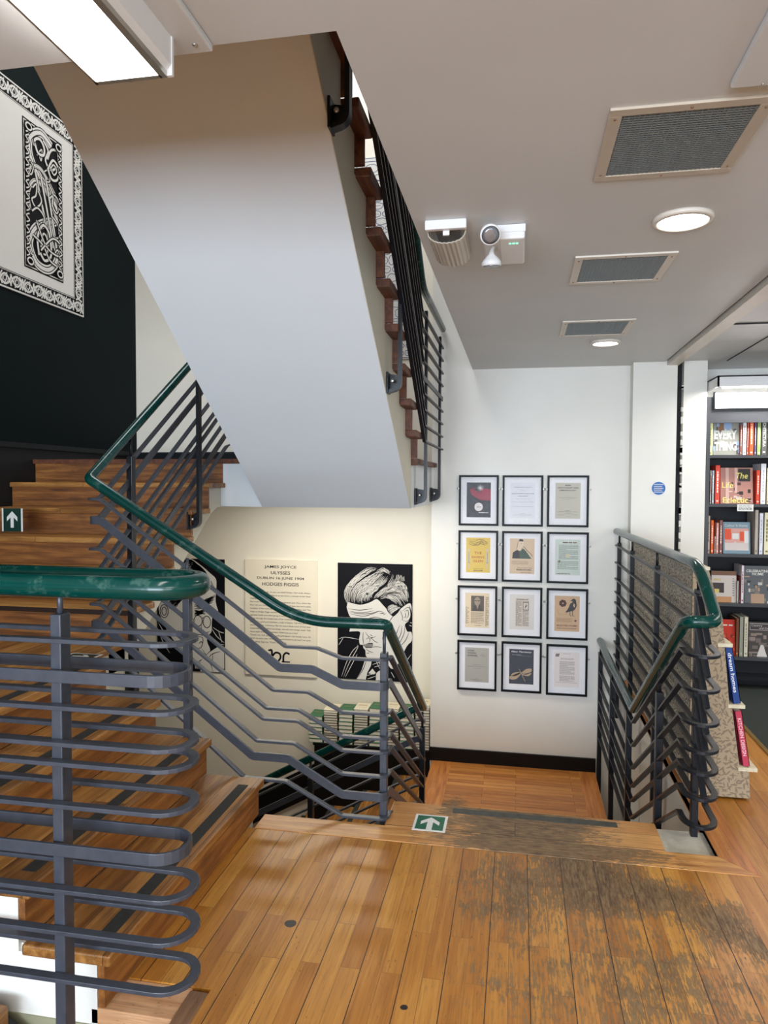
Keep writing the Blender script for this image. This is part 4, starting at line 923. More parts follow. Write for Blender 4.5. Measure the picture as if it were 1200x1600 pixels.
# --- drawing on the upstairs wall seen past the overhead flight
t, F = board('wall_panel', 'white panel with dark blue line drawing of stones, glimpsed between the overhead steps and railing', 'wall art', (500, 253), (655, 560), YJ, 'bone', .012)
W_, H_ = F.w, F.h
F.line([(0.01, 0.01), (W_ - .01, .01), (W_ - .01, H_ - .01), (.01, H_ - .01), (.01, .01)], .010, 0, 0)
F.line([(0.03, H_ - .04), (W_ - .03, H_ - .04)], .006, 0, 0)
random.seed(3)
yy = 0.02
while yy < H_ - .1:
    hh = rnd(.05, .10); xx = .02
    while xx < W_ - .08:
        ww = rnd(.06, .15); cx, cy = xx + ww / 2, yy + hh / 2
        pts = [(cx + ww * .47 * math.cos(a * PI / 5) * rnd(.8, 1.05), cy + hh * .46 * math.sin(a * PI / 5) * rnd(.8, 1.1)) for a in range(10)]
        F.line(smooth_pts(pts + [pts[0]], 3), .005, 0, 0)
        if rnd(0, 1) < .4: F.line([(cx - ww * .3, cy), (cx + ww * .25, cy + rnd(-.01, .01))], .003, 0, 0)
        xx += ww
    yy += hh
F.mb.build('print', [C_(52, 66, 110, .6)], t)

# --- twelve framed prints
PR = {'r1c1': None}
def framed(px0, py0, px1, py1, label, draw):
    Yf = YW - .022; a = pY(px0, py0, Yf); c = pY(px1, py1, Yf); cx, cz = (a.x + c.x) / 2, (a.z + c.z) / 2
    w_, h_ = .338, .432
    t = thing('framed_print', label, 'picture', group=None); x0, x1, z0, z1 = cx - w_ / 2, cx + w_ / 2, cz - h_ / 2, cz + h_ / 2; f = .017
    b = MB()
    for (p, q, r, s_) in ((x0, x1, z0, z0 + f), (x0, x1, z1 - f, z1), (x0, x0 + f, z0 + f, z1 - f), (x1 - f, x1, z0 + f, z1 - f)): b.box(p, q, YW - .028, YW - .003, r, s_)
    b.build('frame', M['frame'], t)
    MB().box(x0 + f, x1 - f, YW - .012, YW - .004, z0 + f, z1 - f).build('mount', M['mount'], t)
    pw, ph = .205, .30
    F = Flat((cx - pw / 2, YW - .012, cz - ph / 2 + .004), (1, 0, 0), (0, 0, 1), pw, ph); mats = draw(F, pw, ph)
    F.mb.build('print', mats, t)
    b = MB()
    for x in (x0, x1):
        sg = -1 if x == x0 else 1; b.lathe((x + sg * .012, YW - .006, cz + .10), (0, -1, 0), [(.008, 0), (.008, .004), (.003, .006), (0, .006)], 10); b.box(x, x + sg * .018, YW - .005, YW - .001, cz + .094, cz + .106)
    b.build('hanger', M['steel'], t)
    MB().box(x0 + f, x1 - f, YW - .0165, YW - .0155, z0 + f, z1 - f).build('glass', M['glass'], t)
def rowsof(F, specs, pw, ph, mat=1):
    for (s_, y, fw, fh, b) in specs: F.text(s_, pw / 2, ph * y, 1, mat, .0004, fitw=pw * fw, fith=ph * fh, bold=b)
def d1(F, w, h):
    F.rect(0, 0, w, h, 0); F.poly([(w * .12, h * .80), (w * .45, h * .86), (w, h * .80), (w, h * .48), (w * .55, h * .50), (w * .2, h * .64)], 1, .0003); F.poly([(w * .5, h * .95), (w * .62, h * .7), (w * .3, h * .78)], 0, .0005)
    for k in range(8): a = k * PI / 4; F.line([(w * .56, h * .84), (w * .56 + .026 * math.cos(a), h * .84 + .026 * math.sin(a))], .004, 2, .0006)
    F.poly([(w * .5 + .036 * math.cos(k * PI / 12), h * .30 + .036 * math.sin(k * PI / 12)) for k in range(24)], 2, .0006)
    F.para(w * .42, w * .60, h * .27, h * .33, 2, 0, .0008, .3); F.para(w * .50, w * .90, h * .12, h * .16, 1, 2, .0006, .6); return [C_(38, 36, 48), C_(150, 34, 58), C_(222, 216, 214)]
def d2(F, w, h):
    F.rect(0, 0, w, h, 0); rowsof(F, [('THREE UNPUBLISHED ESSAYS', .87, .72, .022, .01), ('A SONG', .78, .2, .014, 0), ('THE WONDER OF MAN THE', .69, .9, .026, .02), ('STRANGERS', .62, .4, .024, .02), ('WILLIAM BUTLER', .54, .55, .014, 0), ('WITH AN INTRODUCTION', .46, .88, .014, 0), ('BY', .43, .1, .01, 0), ('a note of many pages', .33, .88, .018, 0), ('DUBLIN', .13, .2, .014, 0), ('A COMPANY OF PRINTERS', .09, .7, .014, 0), ('1916', .05, .12, .012, 0)], w, h); return [C_(222, 224, 230), C_(90, 94, 104)]
def d3(F, w, h):
    F.rect(0, 0, w, h, 0); rowsof(F, [('IRISH', .93, .22, .035, .03), ('WITCHCRAFT AND', .86, .84, .035, .03), ('DEMONOLOGY', .79, .66, .035, .03), ('BY', .62, .06, .014, 0), ('ST JOHN D. SEYMOUR, B.D.', .58, .66, .018, .01), ('AUTHOR OF', .54, .2, .012, 0), ('DUBLIN', .23, .2, .014, .01), ('HODGES, FIGGIS & CO., LTD.', .19, .74, .02, .01), ('LONDON', .15, .2, .014, .01), ('HUMPHREY MILFORD, OXFORD UNIVERSITY PRESS', .105, .8, .018, 0), ('1913', .05, .12, .015, 0)], w, h); return [C_(190, 186, 172), C_(58, 56, 54)]
def d4(F, w, h):
    F.rect(0, 0, w, h, 0)
    for (s_, y, fw) in (('THE', .56, .30), ("RAVEN'S", .44, .52), ('GLEN', .33, .40)): F.text(s_, w * .5, h * y, 1, 1, .0004, fitw=w * fw, fith=h * .07, bold=.01)
    F.text('VIOLET JACOB', w * .5, h * .11, 1, 2, .0004, fitw=w * .4, fith=h * .025); F.text('JACOB', w * .5, h * .05, 1, 2, .0004, fitw=w * .38, fith=h * .045, bold=.03)
    for sx in (.12, .88):
        F.poly([(w * (sx - .06), h * .28), (w * (sx + .06), h * .28), (w * (sx + .045), h * .58), (w * (sx - .045), h * .58)], 3, .0003); F.poly([(w * sx + .012 * math.cos(k * PI / 6), h * .64 + .014 * math.sin(k * PI / 6)) for k in range(12)], 3, .0003)
        for dx in (-.03, .03): F.line([(w * (sx + dx), h * .28), (w * (sx + dx), h * .1)], .006, 3, .0003)
        F.line([(w * sx, h * .58), (w * sx, h * .28)], .002, 2, .0005); F.line([(w * (sx - .05), h * .28), (w * (sx + .05), h * .28)], .002, 2, .0005)
    for k in range(7): F.line(smooth_pts([(w * .1, h * (.82 + .02 * k)), (w * (.3 + .05 * k), h * rnd(.76, .98)), (w * (.5 + .04 * k), h * rnd(.76, .98)), (w * .9, h * rnd(.8, .9))]), .0025, 2, .0004, True)
    return [C_(214, 184, 84), C_(178, 76, 44), C_(58, 46, 36), C_(196, 186, 164)]
def d5(F, w, h):
    F.rect(0, 0, w, h, 0); F.poly([(w * .1, h * .43), (w * .12, h * .60), (w * .3, h * .68), (w * .42, h * .62), (w * .42, h * .43)], 1, .0003); F.poly([(w * .40, h * .43), (w * .38, h * .66), (w * .5, h * .75), (w * .66, h * .64), (w * .88, h * .43)], 2, .0004)
    F.poly([(w * .28, h * .70), (w * .34, h * .92), (w * .56, h * .95), (w * .55, h * .74), (w * .44, h * .64)], 3, .0005); F.poly([(w * .36, h * .92), (w * .40, h * .99), (w * .52, h * .98), (w * .56, h * .92)], 1, .0006)
    F.line([(w * .44, h * .86), (w * .49, h * .86)], .003, 1, .0007); F.line(smooth_pts([(w * .54, h * .78), (w * .64, h * .72), (w * .7, h * .66), (w * .84, h * .58), (w * .92, h * .5)]), .004, 1, .0007)
    F.line([(w * .28, h * .70), (w * .34, h * .92)], .003, 1, .0007); F.line([(w * .44, h * .64), (w * .52, h * .75)], .003, 1, .0007)
    F.para(w * .08, w * .75, h * .26, h * .37, 5, 4, .0004, .35); F.text('Some Irish The', w * .6, h * .17, 1, 1, .0004, fitw=w * .6, fith=h * .03); F.text('Ballydoolin', w * .58, h * .11, 1, 1, .0004, fitw=w * .6, fith=h * .045, bold=.04); F.text('persons', w * .65, h * .03, 1, 1, .0004, fitw=w * .4, fith=h * .03)
    return [C_(206, 182, 154), C_(36, 34, 44), C_(52, 78, 66), C_(216, 196, 170), C_(130, 110, 90)]
def d6(F, w, h):
    F.rect(0, 0, w, h, 0); F.para(w * .3, w * .9, h * .89, h * .94, 1, 2, .0005, .6); F.para(w * .15, w * .92, h * .44, h * .86, 16, 1, .0004, .4); F.para(w * .1, w * .92, h * .16, h * .40, 9, 1, .0004, .4)
    F.poly([(w * .15, h * .34), (w * .22, h * .38), (w * .2, h * .42), (w * .12, h * .40)], 2, .0006); F.rect(w * .42, h * .5, w * .6, h * .6, 3, .0006); F.para(w * .05, w * .6, h * .02, h * .05, 1, 2, .0004, .6); return [C_(196, 208, 200), C_(96, 104, 100), C_(100, 76, 60), C_(206, 198, 170)]
def d7(F, w, h):
    F.rect(0, 0, w, h, 0); F.rect(w * .24, h * .47, w * .78, h * .92, 1, .0003); F.poly([(w * .5 + .026 * math.cos(k * PI / 10), h * .76 + .038 * math.sin(k * PI / 10)) for k in range(20)], 2, .0005); F.poly([(w * .30, h * .47), (w * .36, h * .62), (w * .5, h * .67), (w * .66, h * .62), (w * .74, h * .47)], 3, .0004)
    F.poly([(w * .46, h * .64), (w * .5, h * .68), (w * .56, h * .64), (w * .51, h * .52)], 2, .0006); F.rect(w * .40, h * .765, w * .49, h * .785, 3, .0007); F.rect(w * .52, h * .765, w * .61, h * .785, 3, .0007)
    F.para(w * .24, w * .78, h * .12, h * .45, 13, 3, .0004, .4); F.para(w * .84, w * .98, h * .04, h * .9, 30, 3, .0004, .4); F.para(w * .02, w * .18, h * .1, h * .6, 18, 3, .0004, .4, False); F.para(w * .4, w * .7, h * .05, h * .08, 1, 3, .0004); return [C_(222, 204, 174), C_(84, 74, 66), C_(150, 134, 116), C_(64, 56, 50)]
def d8(F, w, h):
    F.rect(0, 0, w, h, 0); F.rect(w * .24, h * .08, w * .80, h * .90, 1, .0003); F.para(w * .29, w * .75, h * .845, h * .875, 1, 2, .0005, .7); F.line([(w * .26, h * .815), (w * .78, h * .815)], .002, 2, .0005)
    F.rect(w * .54, h * .55, w * .78, h * .79, 2, .0005); F.rect(w * .56, h * .57, w * .76, h * .77, 1, .0007); F.line(smooth_pts([(w * .62, h * .6), (w * .68, h * .72), (w * .66, h * .64), (w * .72, h * .7)]), .004, 2, .0008)
    F.para(w * .26, w * .50, h * .10, h * .80, 26, 3, .0005, .45); F.para(w * .54, w * .78, h * .10, h * .53, 17, 3, .0005, .45); return [C_(214, 210, 206), C_(206, 196, 184), C_(70, 62, 58), C_(104, 96, 90)]
def d9(F, w, h):
    F.rect(0, 0, w, h, 0)
    for k in range(7): a = k * 2 * PI / 7; F.poly([(w * .33 + .019 * math.cos(a) + .013 * math.cos(q * PI / 6), h * .79 + .019 * math.sin(a) + .013 * math.sin(q * PI / 6)) for q in range(12)], 1, .0004)
    F.poly([(w * x, h * y) for x, y in smooth_pts([(.68, .90), (.76, .93), (.84, .90), (.86, .84), (.88, .74), (.84, .66), (.74, .58), (.60, .56), (.44, .53), (.52, .62), (.58, .70), (.62, .78), (.72, .83)], 3)], 2, .0005)
    F.poly([(w * .70, h * .89), (w * .60, h * .86), (w * .71, h * .86)], 2, .0005); F.poly([(w * .76, h * .80), (w * .82, h * .76), (w * .80, h * .68), (w * .74, h * .72)], 0, .0007)
    for x in (.62, .72): F.line([(w * x, h * .57), (w * x, h * .46), (w * (x + .07), h * .43)], .005, 2, .0005)
    F.line([(w * .33 + .045 * math.cos(a * PI / 12), h * .62 + .05 * math.sin(a * PI / 12)) for a in range(12, 24)], .0012, 3, .0004)
    F.para(w * .08, w * .72, h * .26, h * .38, 5, 3, .0004, .3); F.rect(w * .8, h * .28, w * .88, h * .33, 1, .0005); F.text('SELECTED POEMS', w * .5, h * .16, 1, 1, .0005, fitw=w * .82, fith=h * .045, bold=.02); F.para(w * .09, w * .91, h * .07, h * .095, 1, 3, .0005, .8); return [C_(200, 166, 130), C_(96, 40, 36), C_(28, 28, 36), C_(128, 92, 64)]
def d10(F, w, h):
    F.rect(0, 0, w, h, 0)
    for (s_, y, fw) in (('A GUIDE', .91, .28), ('TO BOOKS', .84, .36), ('ON IRELAND', .77, .42)): F.text(s_, w * (.10 + fw / 2), h * y, 1, 1, .0004, fitw=w * fw, fith=h * .04, bold=.03)
    F.line([(w * .10, h * .735), (w * .55, h * .735)], .001, 1, .0004); F.text('Part I', w * .75, h * .80, 1, 1, .0004, fitw=w * .12, fith=h * .02); F.text('Prose, Poetry', w * .75, h * .76, 1, 1, .0004, fitw=w * .22, fith=h * .02)
    rowsof(F, [('EDITED BY', .50, .3, .016, 0), ('STEPHEN J. BROWN, S.J.', .45, .74, .018, .01), ('with a preface', .40, .3, .016, 0), ('DUBLIN', .10, .12, .014, 0), ('HODGES FIGGIS & CO.', .065, .46, .018, .01), ('1912', .03, .1, .012, 0)], w, h); return [C_(168, 166, 158), C_(44, 44, 44)]
def d11(F, w, h):
    F.rect(0, 0, w, h, 0); F.text('New Territory', w * .5, h * .92, 1, 1, .0004, fitw=w * .84, fith=h * .06, shear=.3, bold=.02); F.text('Eavan Boland', w * .3, h * .84, 1, 2, .0004, fitw=w * .36, fith=h * .025)
    F.line([(w * .3, h * .81), (w * .9, h * .81)], .0008, 2, .0004)
    for pts in ([(.5, .30), (.3, .14), (.06, .12), (.02, .20), (.2, .26), (.46, .34)], [(.5, .32), (.26, .22), (.08, .24), (.2, .32), (.46, .35)], [(.52, .34), (.7, .44), (.9, .46), (.92, .38), (.75, .32), (.56, .30)], [(.52, .30), (.7, .28), (.92, .34), (.8, .24), (.56, .26)]): F.poly([(w * x, h * y) for x, y in smooth_pts(pts, 3)], 3, .0004)
    F.line([(w * .40, h * .44), (w * .50, h * .32), (w * .66, h * .08)], .005, 3, .0006, True); return [C_(30, 40, 58), C_(220, 222, 226), C_(170, 176, 186), C_(176, 152, 120)]
def d12(F, w, h):
    F.rect(0, 0, w, h, 0); F.para(w * .35, w * .65, h * .94, h * .96, 1, 1, .0004); F.poly([(w * .04, h * .86), (w * .18, h * .86), (w * .22, h * .95), (w * .06, h * .94)], 1, .0005)
    F.para(w * .25, w * .78, h * .78, h * .83, 2, 1, .0004, .35); F.para(w * .22, w * .82, h * .36, h * .74, 15, 1, .0004, .38); F.para(w * .22, w * .82, h * .16, h * .33, 7, 1, .0004, .38); F.para(w * .08, w * .92, h * .12, h * .14, 1, 1, .0004); return [C_(226, 218, 216), C_(120, 112, 108)]
FR = [((80, 60, 335, 390), 'framed cover in black and crimson with a white disc, top left of the twelve', d1), ((375, 60, 635, 397), 'framed pale title page in small type, top row middle', d2), ((677, 62, 945, 400), 'framed grey title page headed IRISH WITCHCRAFT AND DEMONOLOGY, top right', d3),
      ((75, 430, 332, 767), "framed yellow cover THE RAVEN'S GLEN with two figures, second row left", d4), ((370, 437, 632, 775), 'framed tan cover with a drawn head in a green coat, second row middle', d5), ((675, 443, 943, 785), 'framed pale green document with faded script, second row right', d6),
      ((68, 802, 327, 1142), 'framed newspaper clipping with a dark photograph, third row left', d7), ((368, 812, 630, 1155), 'framed two-column clipping with a tiny boxed picture, third row middle', d8), ((670, 822, 940, 1168), 'framed tan cover with black bird and red flower, third row right', d9),
      ((67, 1168, 323, 1515), 'framed grey title page A GUIDE TO BOOKS, bottom row left', d10), ((365, 1178, 627, 1530), 'framed navy cover with a pale dragonfly, bottom row middle', d11), ((668, 1198, 937, 1550), 'framed typed letter on pinkish paper, bottom row right', d12)]
for (x0, y0, x1, y1), lab, dr in FR: framed(700 + .2312 * x0, 730 + .2312 * y0, 700 + .2312 * x1, 730 + .2312 * y1, lab, dr)

# round blue sticker on the column
a = pY(1018, 752, 6.05); c = pY(1040, 774, 6.05)
t = thing('wall_sticker', 'small square white sticker with a round blue sign on the column', 'sticker')
MB().box(a.x, c.x, 6.048, 6.05, c.z, a.z).build('backing', M['white'], t)
F = Flat((a.x, 6.048, c.z), (1, 0, 0), (0, 0, 1), c.x - a.x, a.z - c.z); cx = F.w / 2
F.poly([(cx + .052 * math.cos(k * PI / 16), F.h / 2 + .052 * math.sin(k * PI / 16)) for k in range(32)], 0)
for k, v in enumerate((.030, .014, 0, -.014, -.030)): F.line([(cx - .036, F.h / 2 + v), (cx + .036 - .01 * (k % 2), F.h / 2 + v)], .005, 1, .0004)
F.mb.build('sign', [C_(60, 110, 180), M['white']], t)

# ================================================================== FLOOR AND STAIR SIGNS
def arrow(F, cx, cy, s, mat, rot=0.0, dz=.0004):
    pts = [(-.09, -.42), (.09, -.42), (.09, .10), (.30, -.10), (.30, .12), (0, .42), (-.30, .12), (-.30, -.10), (-.09, .10)]
    ca, sa = math.cos(rot), math.sin(rot); F.poly([(cx + s * (x * ca - y * sa), cy + s * (x * sa + y * ca)) for x, y in pts], mat, dz)
a = pZ(655, 1272, .005); c = pZ(694, 1298, .005); d = pZ(643, 1296, .005)
t = thing('floor_sign', 'worn green and white exit arrow sign stuck on the top step board', 'sign')
x0, x1 = d.x, c.x + .005; y0, y1 = d.y, a.y
MB().box(x0, x1, y0, y1, .004, .0055).build('backing', M['white'], t)
F = Flat((x0, y0, .0055), (1, 0, 0), (0, 1, 0), x1 - x0, y1 - y0); F.rect(.012, .012, F.w - .012, F.h - .012, 0); arrow(F, F.w * .5, F.h * .45, F.h * .92, 1); F.mb.build('arrow', [M['sign_green'], M['white']], t)
yr = F2N + G2 * 2 + .029
a = pY(3, 794, yr); c = pY(36, 833, yr); t = thing('stair_sign', 'dark green upward arrow sign with white side bars on a stair riser', 'sign')
MB().box(a.x, c.x, yr - .002, yr, c.z + .01, a.z).build('backing', M['white'], t)
F = Flat((a.x, yr - .002, c.z + .01), (1, 0, 0), (0, 0, 1), c.x - a.x, a.z - c.z - .01); F.rect(.012, 0, F.w - .012, F.h, 0); arrow(F, F.w / 2, F.h * .52, F.h * .85, 1); F.mb.build('arrow', [M['sign_dark'], M['white']], t)
t = thing('floor_sign', 'green arrow sign lying flat on the half landing behind the railing', 'sign')
p = [pZ(105, 1024, L2Z), pZ(165, 1024, L2Z), pZ(150, 1033, L2Z)]
x0, x1, y0, y1 = p[0].x, p[1].x - .02, p[2].y, p[0].y + .05
MB().box(x0, x1, y0, y1, L2Z, L2Z + .0015).build('backing', M['white'], t)
F = Flat((x0, y0, L2Z + .0015), (1, 0, 0), (0, 1, 0), x1 - x0, y1 - y0); F.rect(.012, .012, F.w - .012, F.h - .012, 0); arrow(F, F.w * .5, F.h * .5, F.h * .9, 1, -PI / 2); F.mb.build('arrow', [M['sign_dark'], M['white']], t)

# ================================================================== BOOK STACKS BY THE PORTRAIT WALL
PT = pY(595, 1167, 6.22).z
t = thing('plinth', 'black box plinth under the book stacks beside the lower steps', 'plinth')
xa = pY(491, 1200, 6.21).x
MB().box(xa, -.75, 6.21, 6.47, -2.0, PT - .02).build('body', M['black'], t); MB().box(xa - .01, -.745, 6.20, 6.48, PT - .02, PT).build('top', M['black'], t)
def hardback(name, w_, d_, h_, covmat, label, cat, group, spine_left=True, title=None):
    """lying hardback: origin bottom centre; pages visible on the front (-Y) side"""
    t = thing(name, label, cat, group=group); c = .0028
    b = MB(); b.box(-w_ / 2, w_ / 2, -d_ / 2, d_ / 2, 0, c); b.box(-w_ / 2, w_ / 2, -d_ / 2, d_ / 2, h_ - c, h_); b.box(w_ / 2 - c, w_ / 2, -d_ / 2, d_ / 2, c, h_ - c)
    if title: pass
    b.build('cover', covmat, t)
    MB().box(-w_ / 2 + .004, w_ / 2 - c, -d_ / 2 + .003, d_ / 2 - .003, c, h_ - c).build('pages', M['pages'], t)
    if title:
        F = Flat((-w_ / 2, -d_ / 2, h_), (1, 0, 0), (0, 1, 0), w_, d_); F.para(w_ * .18, w_ * .82, d_ * .55, d_ * .72, 3, 0, 0, .5); F.line([(w_ * .2, d_ * .3), (w_ * .8, d_ * .3)], .003, 0, 0); F.mb.build('lettering', [M['brass']], t)
    return t
def dup(root, loc, rz, label=None, group=None):
    r = root.copy(); COL.objects.link(r); r.location = loc; r.rotation_euler = (0, 0, rz)
    if label: r['label'] = label
    if group: r['group'] = group
    for ch in list(root.children):
        c = ch.copy(); COL.objects.link(c); c.parent = r
        for g2 in ch.children: d2_ = g2.copy(); COL.objects.link(d2_); d2_.parent = c
    return r
GREEN = plain('green_book_cloth', rgb(34, 104, 70), .5); CREAM = plain('cream_book_cover', rgb(222, 214, 190), .5); CDARK = plain('cream_book_dark_edge', rgb(92, 88, 74), .5)
st_names = ['leftmost', 'second', 'third', 'fourth', 'fifth', 'sixth', 'seventh', 'rightmost']
proto_g = hardback('book', .128, .195, .0345, GREEN, 'x', 'book', None); proto_c = hardback('book', .128, .195, .0235, CDARK, 'x', 'book', None)
proto_gt = hardback('book', .128, .195, .0345, GREEN, 'x', 'book', None, title='ULYSSES'); proto_ct = hardback('book', .128, .195, .0235, CREAM, 'x', 'book', None, title='ULYSSES')
first = {id(p): True for p in (proto_g, proto_c, proto_gt, proto_ct)}
def place(proto, loc, rz, label, group):
    if first[id(proto)]:
        first[id(proto)] = False; proto.location = loc; proto.rotation_euler = (0, 0, rz); proto['label'] = label
        if group: proto['group'] = group
        return proto
    r = dup(proto, loc, rz, label)
    if group: r['group'] = group
    elif 'group' in r: del r['group']
    return r
yb = 6.315
edges = [482, 504.5, 528, 551.5, 575.5, 599.5, 623.5, 647, 672]; tops = [1118, 1109, 1113, 1109, 1109, 1106, 1109, 1101]
for k in range(8):
    xc = (pY(edges[k], 1150, yb - .1).x + pY(edges[k + 1], 1150, yb - .1).x) / 2; H = pY(edges[k] + 10, tops[k], yb - .1).z - PT
    th = .0345 if k % 2 == 0 else .0235
    if k == 7: th = .0235
    n = max(3, round(H / th)); col = 'green' if (k % 2 == 0) else 'cream'
    if k == 7: col = 'cream'
    for i in range(n):
        z = PT + th * i; top = i == n - 1
        if top: lab = '%s book lying on top of the %s stack on the black plinth' % (col, st_names[k]); pr = proto_gt if col == 'green' else proto_ct
        else: lab = '%s book lying inside the %s stack on the black plinth' % ('thick green-bound' if col == 'green' else 'thin cream', st_names[k]); pr = proto_g if col == 'green' else proto_c
        place(pr, (xc + rnd(-.002, .002), yb + rnd(-.004, .004), z), rnd(-.015, .015), lab, None if top else 'books in the %s stack' % st_names[k])

# ================================================================== BOOKCASE
YB = 6.10
def zB_(py, px=1110): return pY(px, py, YB).z
def xB_(px, py=800): return pY(px, py, YB).x
t = thing('bookcase', 'tall black bookcase full of interior design books on the right', 'bookcase')
xL = 1.462; xR = 2.20; D = .30
MB().box(xL, xL + .028, YB, YB + D, .0, 2.30).build('side_panel', M['shelf_black'], t); MB().box(xR - .028, xR, YB, YB + D, 0, 2.30).build('side_panel', M['shelf_black'], t)
MB().box(xL, xL + .028, YB - .003, YB, .0, 2.30).build('edge_strip', M['shelf_edge'], t)
MB().box(xL + .028, xR - .028, YB + D - .015, YB + D, .0, 2.30).build('back_panel', M['shelf_black'], t)
zs = [zB_(y) for y in (711, 787, 865)] + [zB_(943, 1150), zB_(1027, 1160)]
for i, z in enumerate(zs):
    MB().box(xL + .028, xR - .028, YB - .002, YB + D - .015, z - .024, z).build('shelf', M['shelf_edge'], t)
MB().box(xL + .028, xR - .028, YB + .004, YB + D - .02, 2.115, 2.30).build('header', M['shelf_edge'], t)
MB().box(xL + .028, xR - .028, YB - .002, YB + .02, 2.095, 2.125).build('header_lip', M['shelf_edge'], t)
MB().box(xL + .028, xR - .028, YB + .03, YB + .05, 0, zs[4] - .03).build('plinth_board', M['shelf_black'], t)
MB().box(xL + .028, xR - .028, YB - .10, YB + .03, zs[4] - .16, zs[4] - .13).build('lower_ledge', M['shelf_black'], t)
a = pY(1118, 614, YB - .02); c = pY(1118, 638, YB - .02)
t2 = thing('lit_sign_box', 'blank glowing white sign box at the top of the bookcase', 'sign')
MB().box(a.x, xR - .05, YB - .02, YB + .002, c.z, a.z).build('panel', M['glow_soft'], t2); MB().box(a.x - .012, a.x, YB - .022, YB + .002, c.z - .008, a.z + .008).build('frame', M['dado'], t2)
MB().box(a.x - .012, xR - .05, YB - .021, YB + .002, c.z - .008, c.z).build('frame', M['dado'], t2)
t3 = thing('canopy_light', 'white boxed canopy light over the bookcase', 'ceiling light')
YC = 5.80; zc0 = pY(1118, 604, YC).z; zc1 = pY(1118, 587, YC).z
b = MB(); b.box(xL, xR, YC, YB + .28, zc1 - .01, zc1); b.box(xL, xR, YC, YC + .012, zc0, zc1); b.box(xL, xL + .012, YC, YB + .28, zc0, zc1); b.build('housing', M['white_plastic'], t3)
MB().box(xL + .10, xR - .05, YC + .03, YB - .03, zc0 + .02, zc0 + .03).build('tube_panel', M['glow'], t3)
# shelf label
a = pY(1152, 788, YB - .004); c = pY(1177, 799, YB - .004); o = MB().box(a.x, c.x, YB - .006, YB - .0025, c.z, a.z).build('shelf_label', M['white']); tag(o, 'small white card label on the second shelf edge', 'label')
F = Flat((a.x, YB - .006, c.z), (1, 0, 0), (0, 0, 1), c.x - a.x, a.z - c.z); F.para(.01, F.w - .01, .008, F.h - .008, 4, 0, 0, .35); F.mb.build('lettering', [M['ink']], o)

def upright(px0, px1, ptop, zbase, col, label, txt=None, tcol=(235, 230, 220), dep=.20, Y=None, extra=None):
    Y = Y or YB + .035
    a = pY(px0, ptop, Y); c = pY(px1, ptop, Y); x0, x1, z1 = a.x, c.x - .001, max(a.z, zbase + .1)
    t = thing('book', label, 'book'); m = C_(*col)
    b = MB(); b.box(x0, x1, Y, Y + .004, zbase, z1); b.box(x0, x0 + .0025, Y, Y + dep, zbase, z1); b.box(x1 - .0025, x1, Y, Y + dep, zbase, z1); b.build('cover', m, t)
    MB().box(x0 + .0025, x1 - .0025, Y + .004, Y + dep - .004, zbase + .003, z1 - .003).build('pages', M['pages'], t)
    F = Flat((x0, Y, zbase), (1, 0, 0), (0, 0, 1), x1 - x0, z1 - zbase)
    if txt == 'ARCHITECTURA': _spine(F, txt)
    elif txt:                                                    # small print too fine to read
        y = F.h * .84
        while y > F.h * .3: l = F.h * rnd(.03, .09); F.rect(F.w * .36, y - l, F.w * .62, y, 0); y -= l + F.h * .018
    F.rect(F.w * .3, F.h * .05, F.w * .7, F.h * .09, 0)
    F.mb.build('lettering', [C_(*tcol)], t); return t
def _spine(F, txt, mat=0):
    vs, fs = text_geo(txt, .012); x0 = min(v[0] for v in vs); x1 = max(v[0] for v in vs); y0 = min(v[1] for v in vs); y1 = max(v[1] for v in vs)
    L = F.h * .68; T = F.w * .5; F.mb.cur = mat
    F.mb.add([F.P(F.w / 2 + ((v[1] - y0) / (y1 - y0) - .5) * T, F.h * .53 - ((v[0] - x0) / (x1 - x0) - .5) * L, .0003) for v in vs], fs)
def faceout(px0, px1, ptop, zbase, label, mats, draw, Y=None, tilt=.10, spine=None, thick=.018):
    Y = Y or YB + .05
    a = pY(px0, ptop, Y); c = pY(px1, ptop, Y); w_, h_ = c.x - a.x, a.z - zbase
    t = thing('book', label, 'book'); t.location = (a.x, Y, zbase); t.rotation_euler = (-tilt, 0, 0)
    MB().box(0, w_, 0, .003, 0, h_).build('cover', mats[0], t); MB().box(0.001, w_ - .003, .003, thick, .003, h_ - .003).build('pages', M['pages'], t)
    MB().box(0, .003, .003, thick + .003, 0, h_).build('spine', mats[0] if spine is None else spine, t)
    F = Flat((0, 0, 0), (1, 0, 0), (0, 0, 1), w_, h_); draw(F, w_, h_); F.mb.build('print', mats, t); return t
def room_scene(F, w, h, n, cols, x0=0, y0=0, x1=1, y1=1, seed=1):
    r = random.Random(seed)
    for k in range(n):
        a, c = r.uniform(x0, x1), r.uniform(y0, y1); dw, dh = r.uniform(.05, .25) * (x1 - x0), r.uniform(.04, .2) * (y1 - y0)
        F.rect(w * max(x0, a - dw / 2), h * max(y0, c - dh / 2), w * min(x1, a + dw / 2), h * min(y1, c + dh / 2), r.choice(cols), .0001 + .00006 * k)
S1, S2, S3, S4, S5 = zs
upright(1107, 1115, 661, S1, (232, 232, 168), 'pale yellow book at the left end of the top shelf', 'GARDENS', (150, 150, 90))
def c1(F, w, h):
    F.rect(0, 0, w, h, 0); room_scene(F, w, h, 22, [1, 2, 3, 4], 0, 0, 1, 1, 5); F.rect(w * .42, h * .8, w * .72, h, 4, .002)
    F.text('EVERY', w * .48, h * .62, 1, 5, .003, fitw=w * .88, fith=h * .27, bold=.04); F.text('THING', w * .48, h * .27, 1, 5, .003, fitw=w * .86, fith=h * .27, bold=.04)
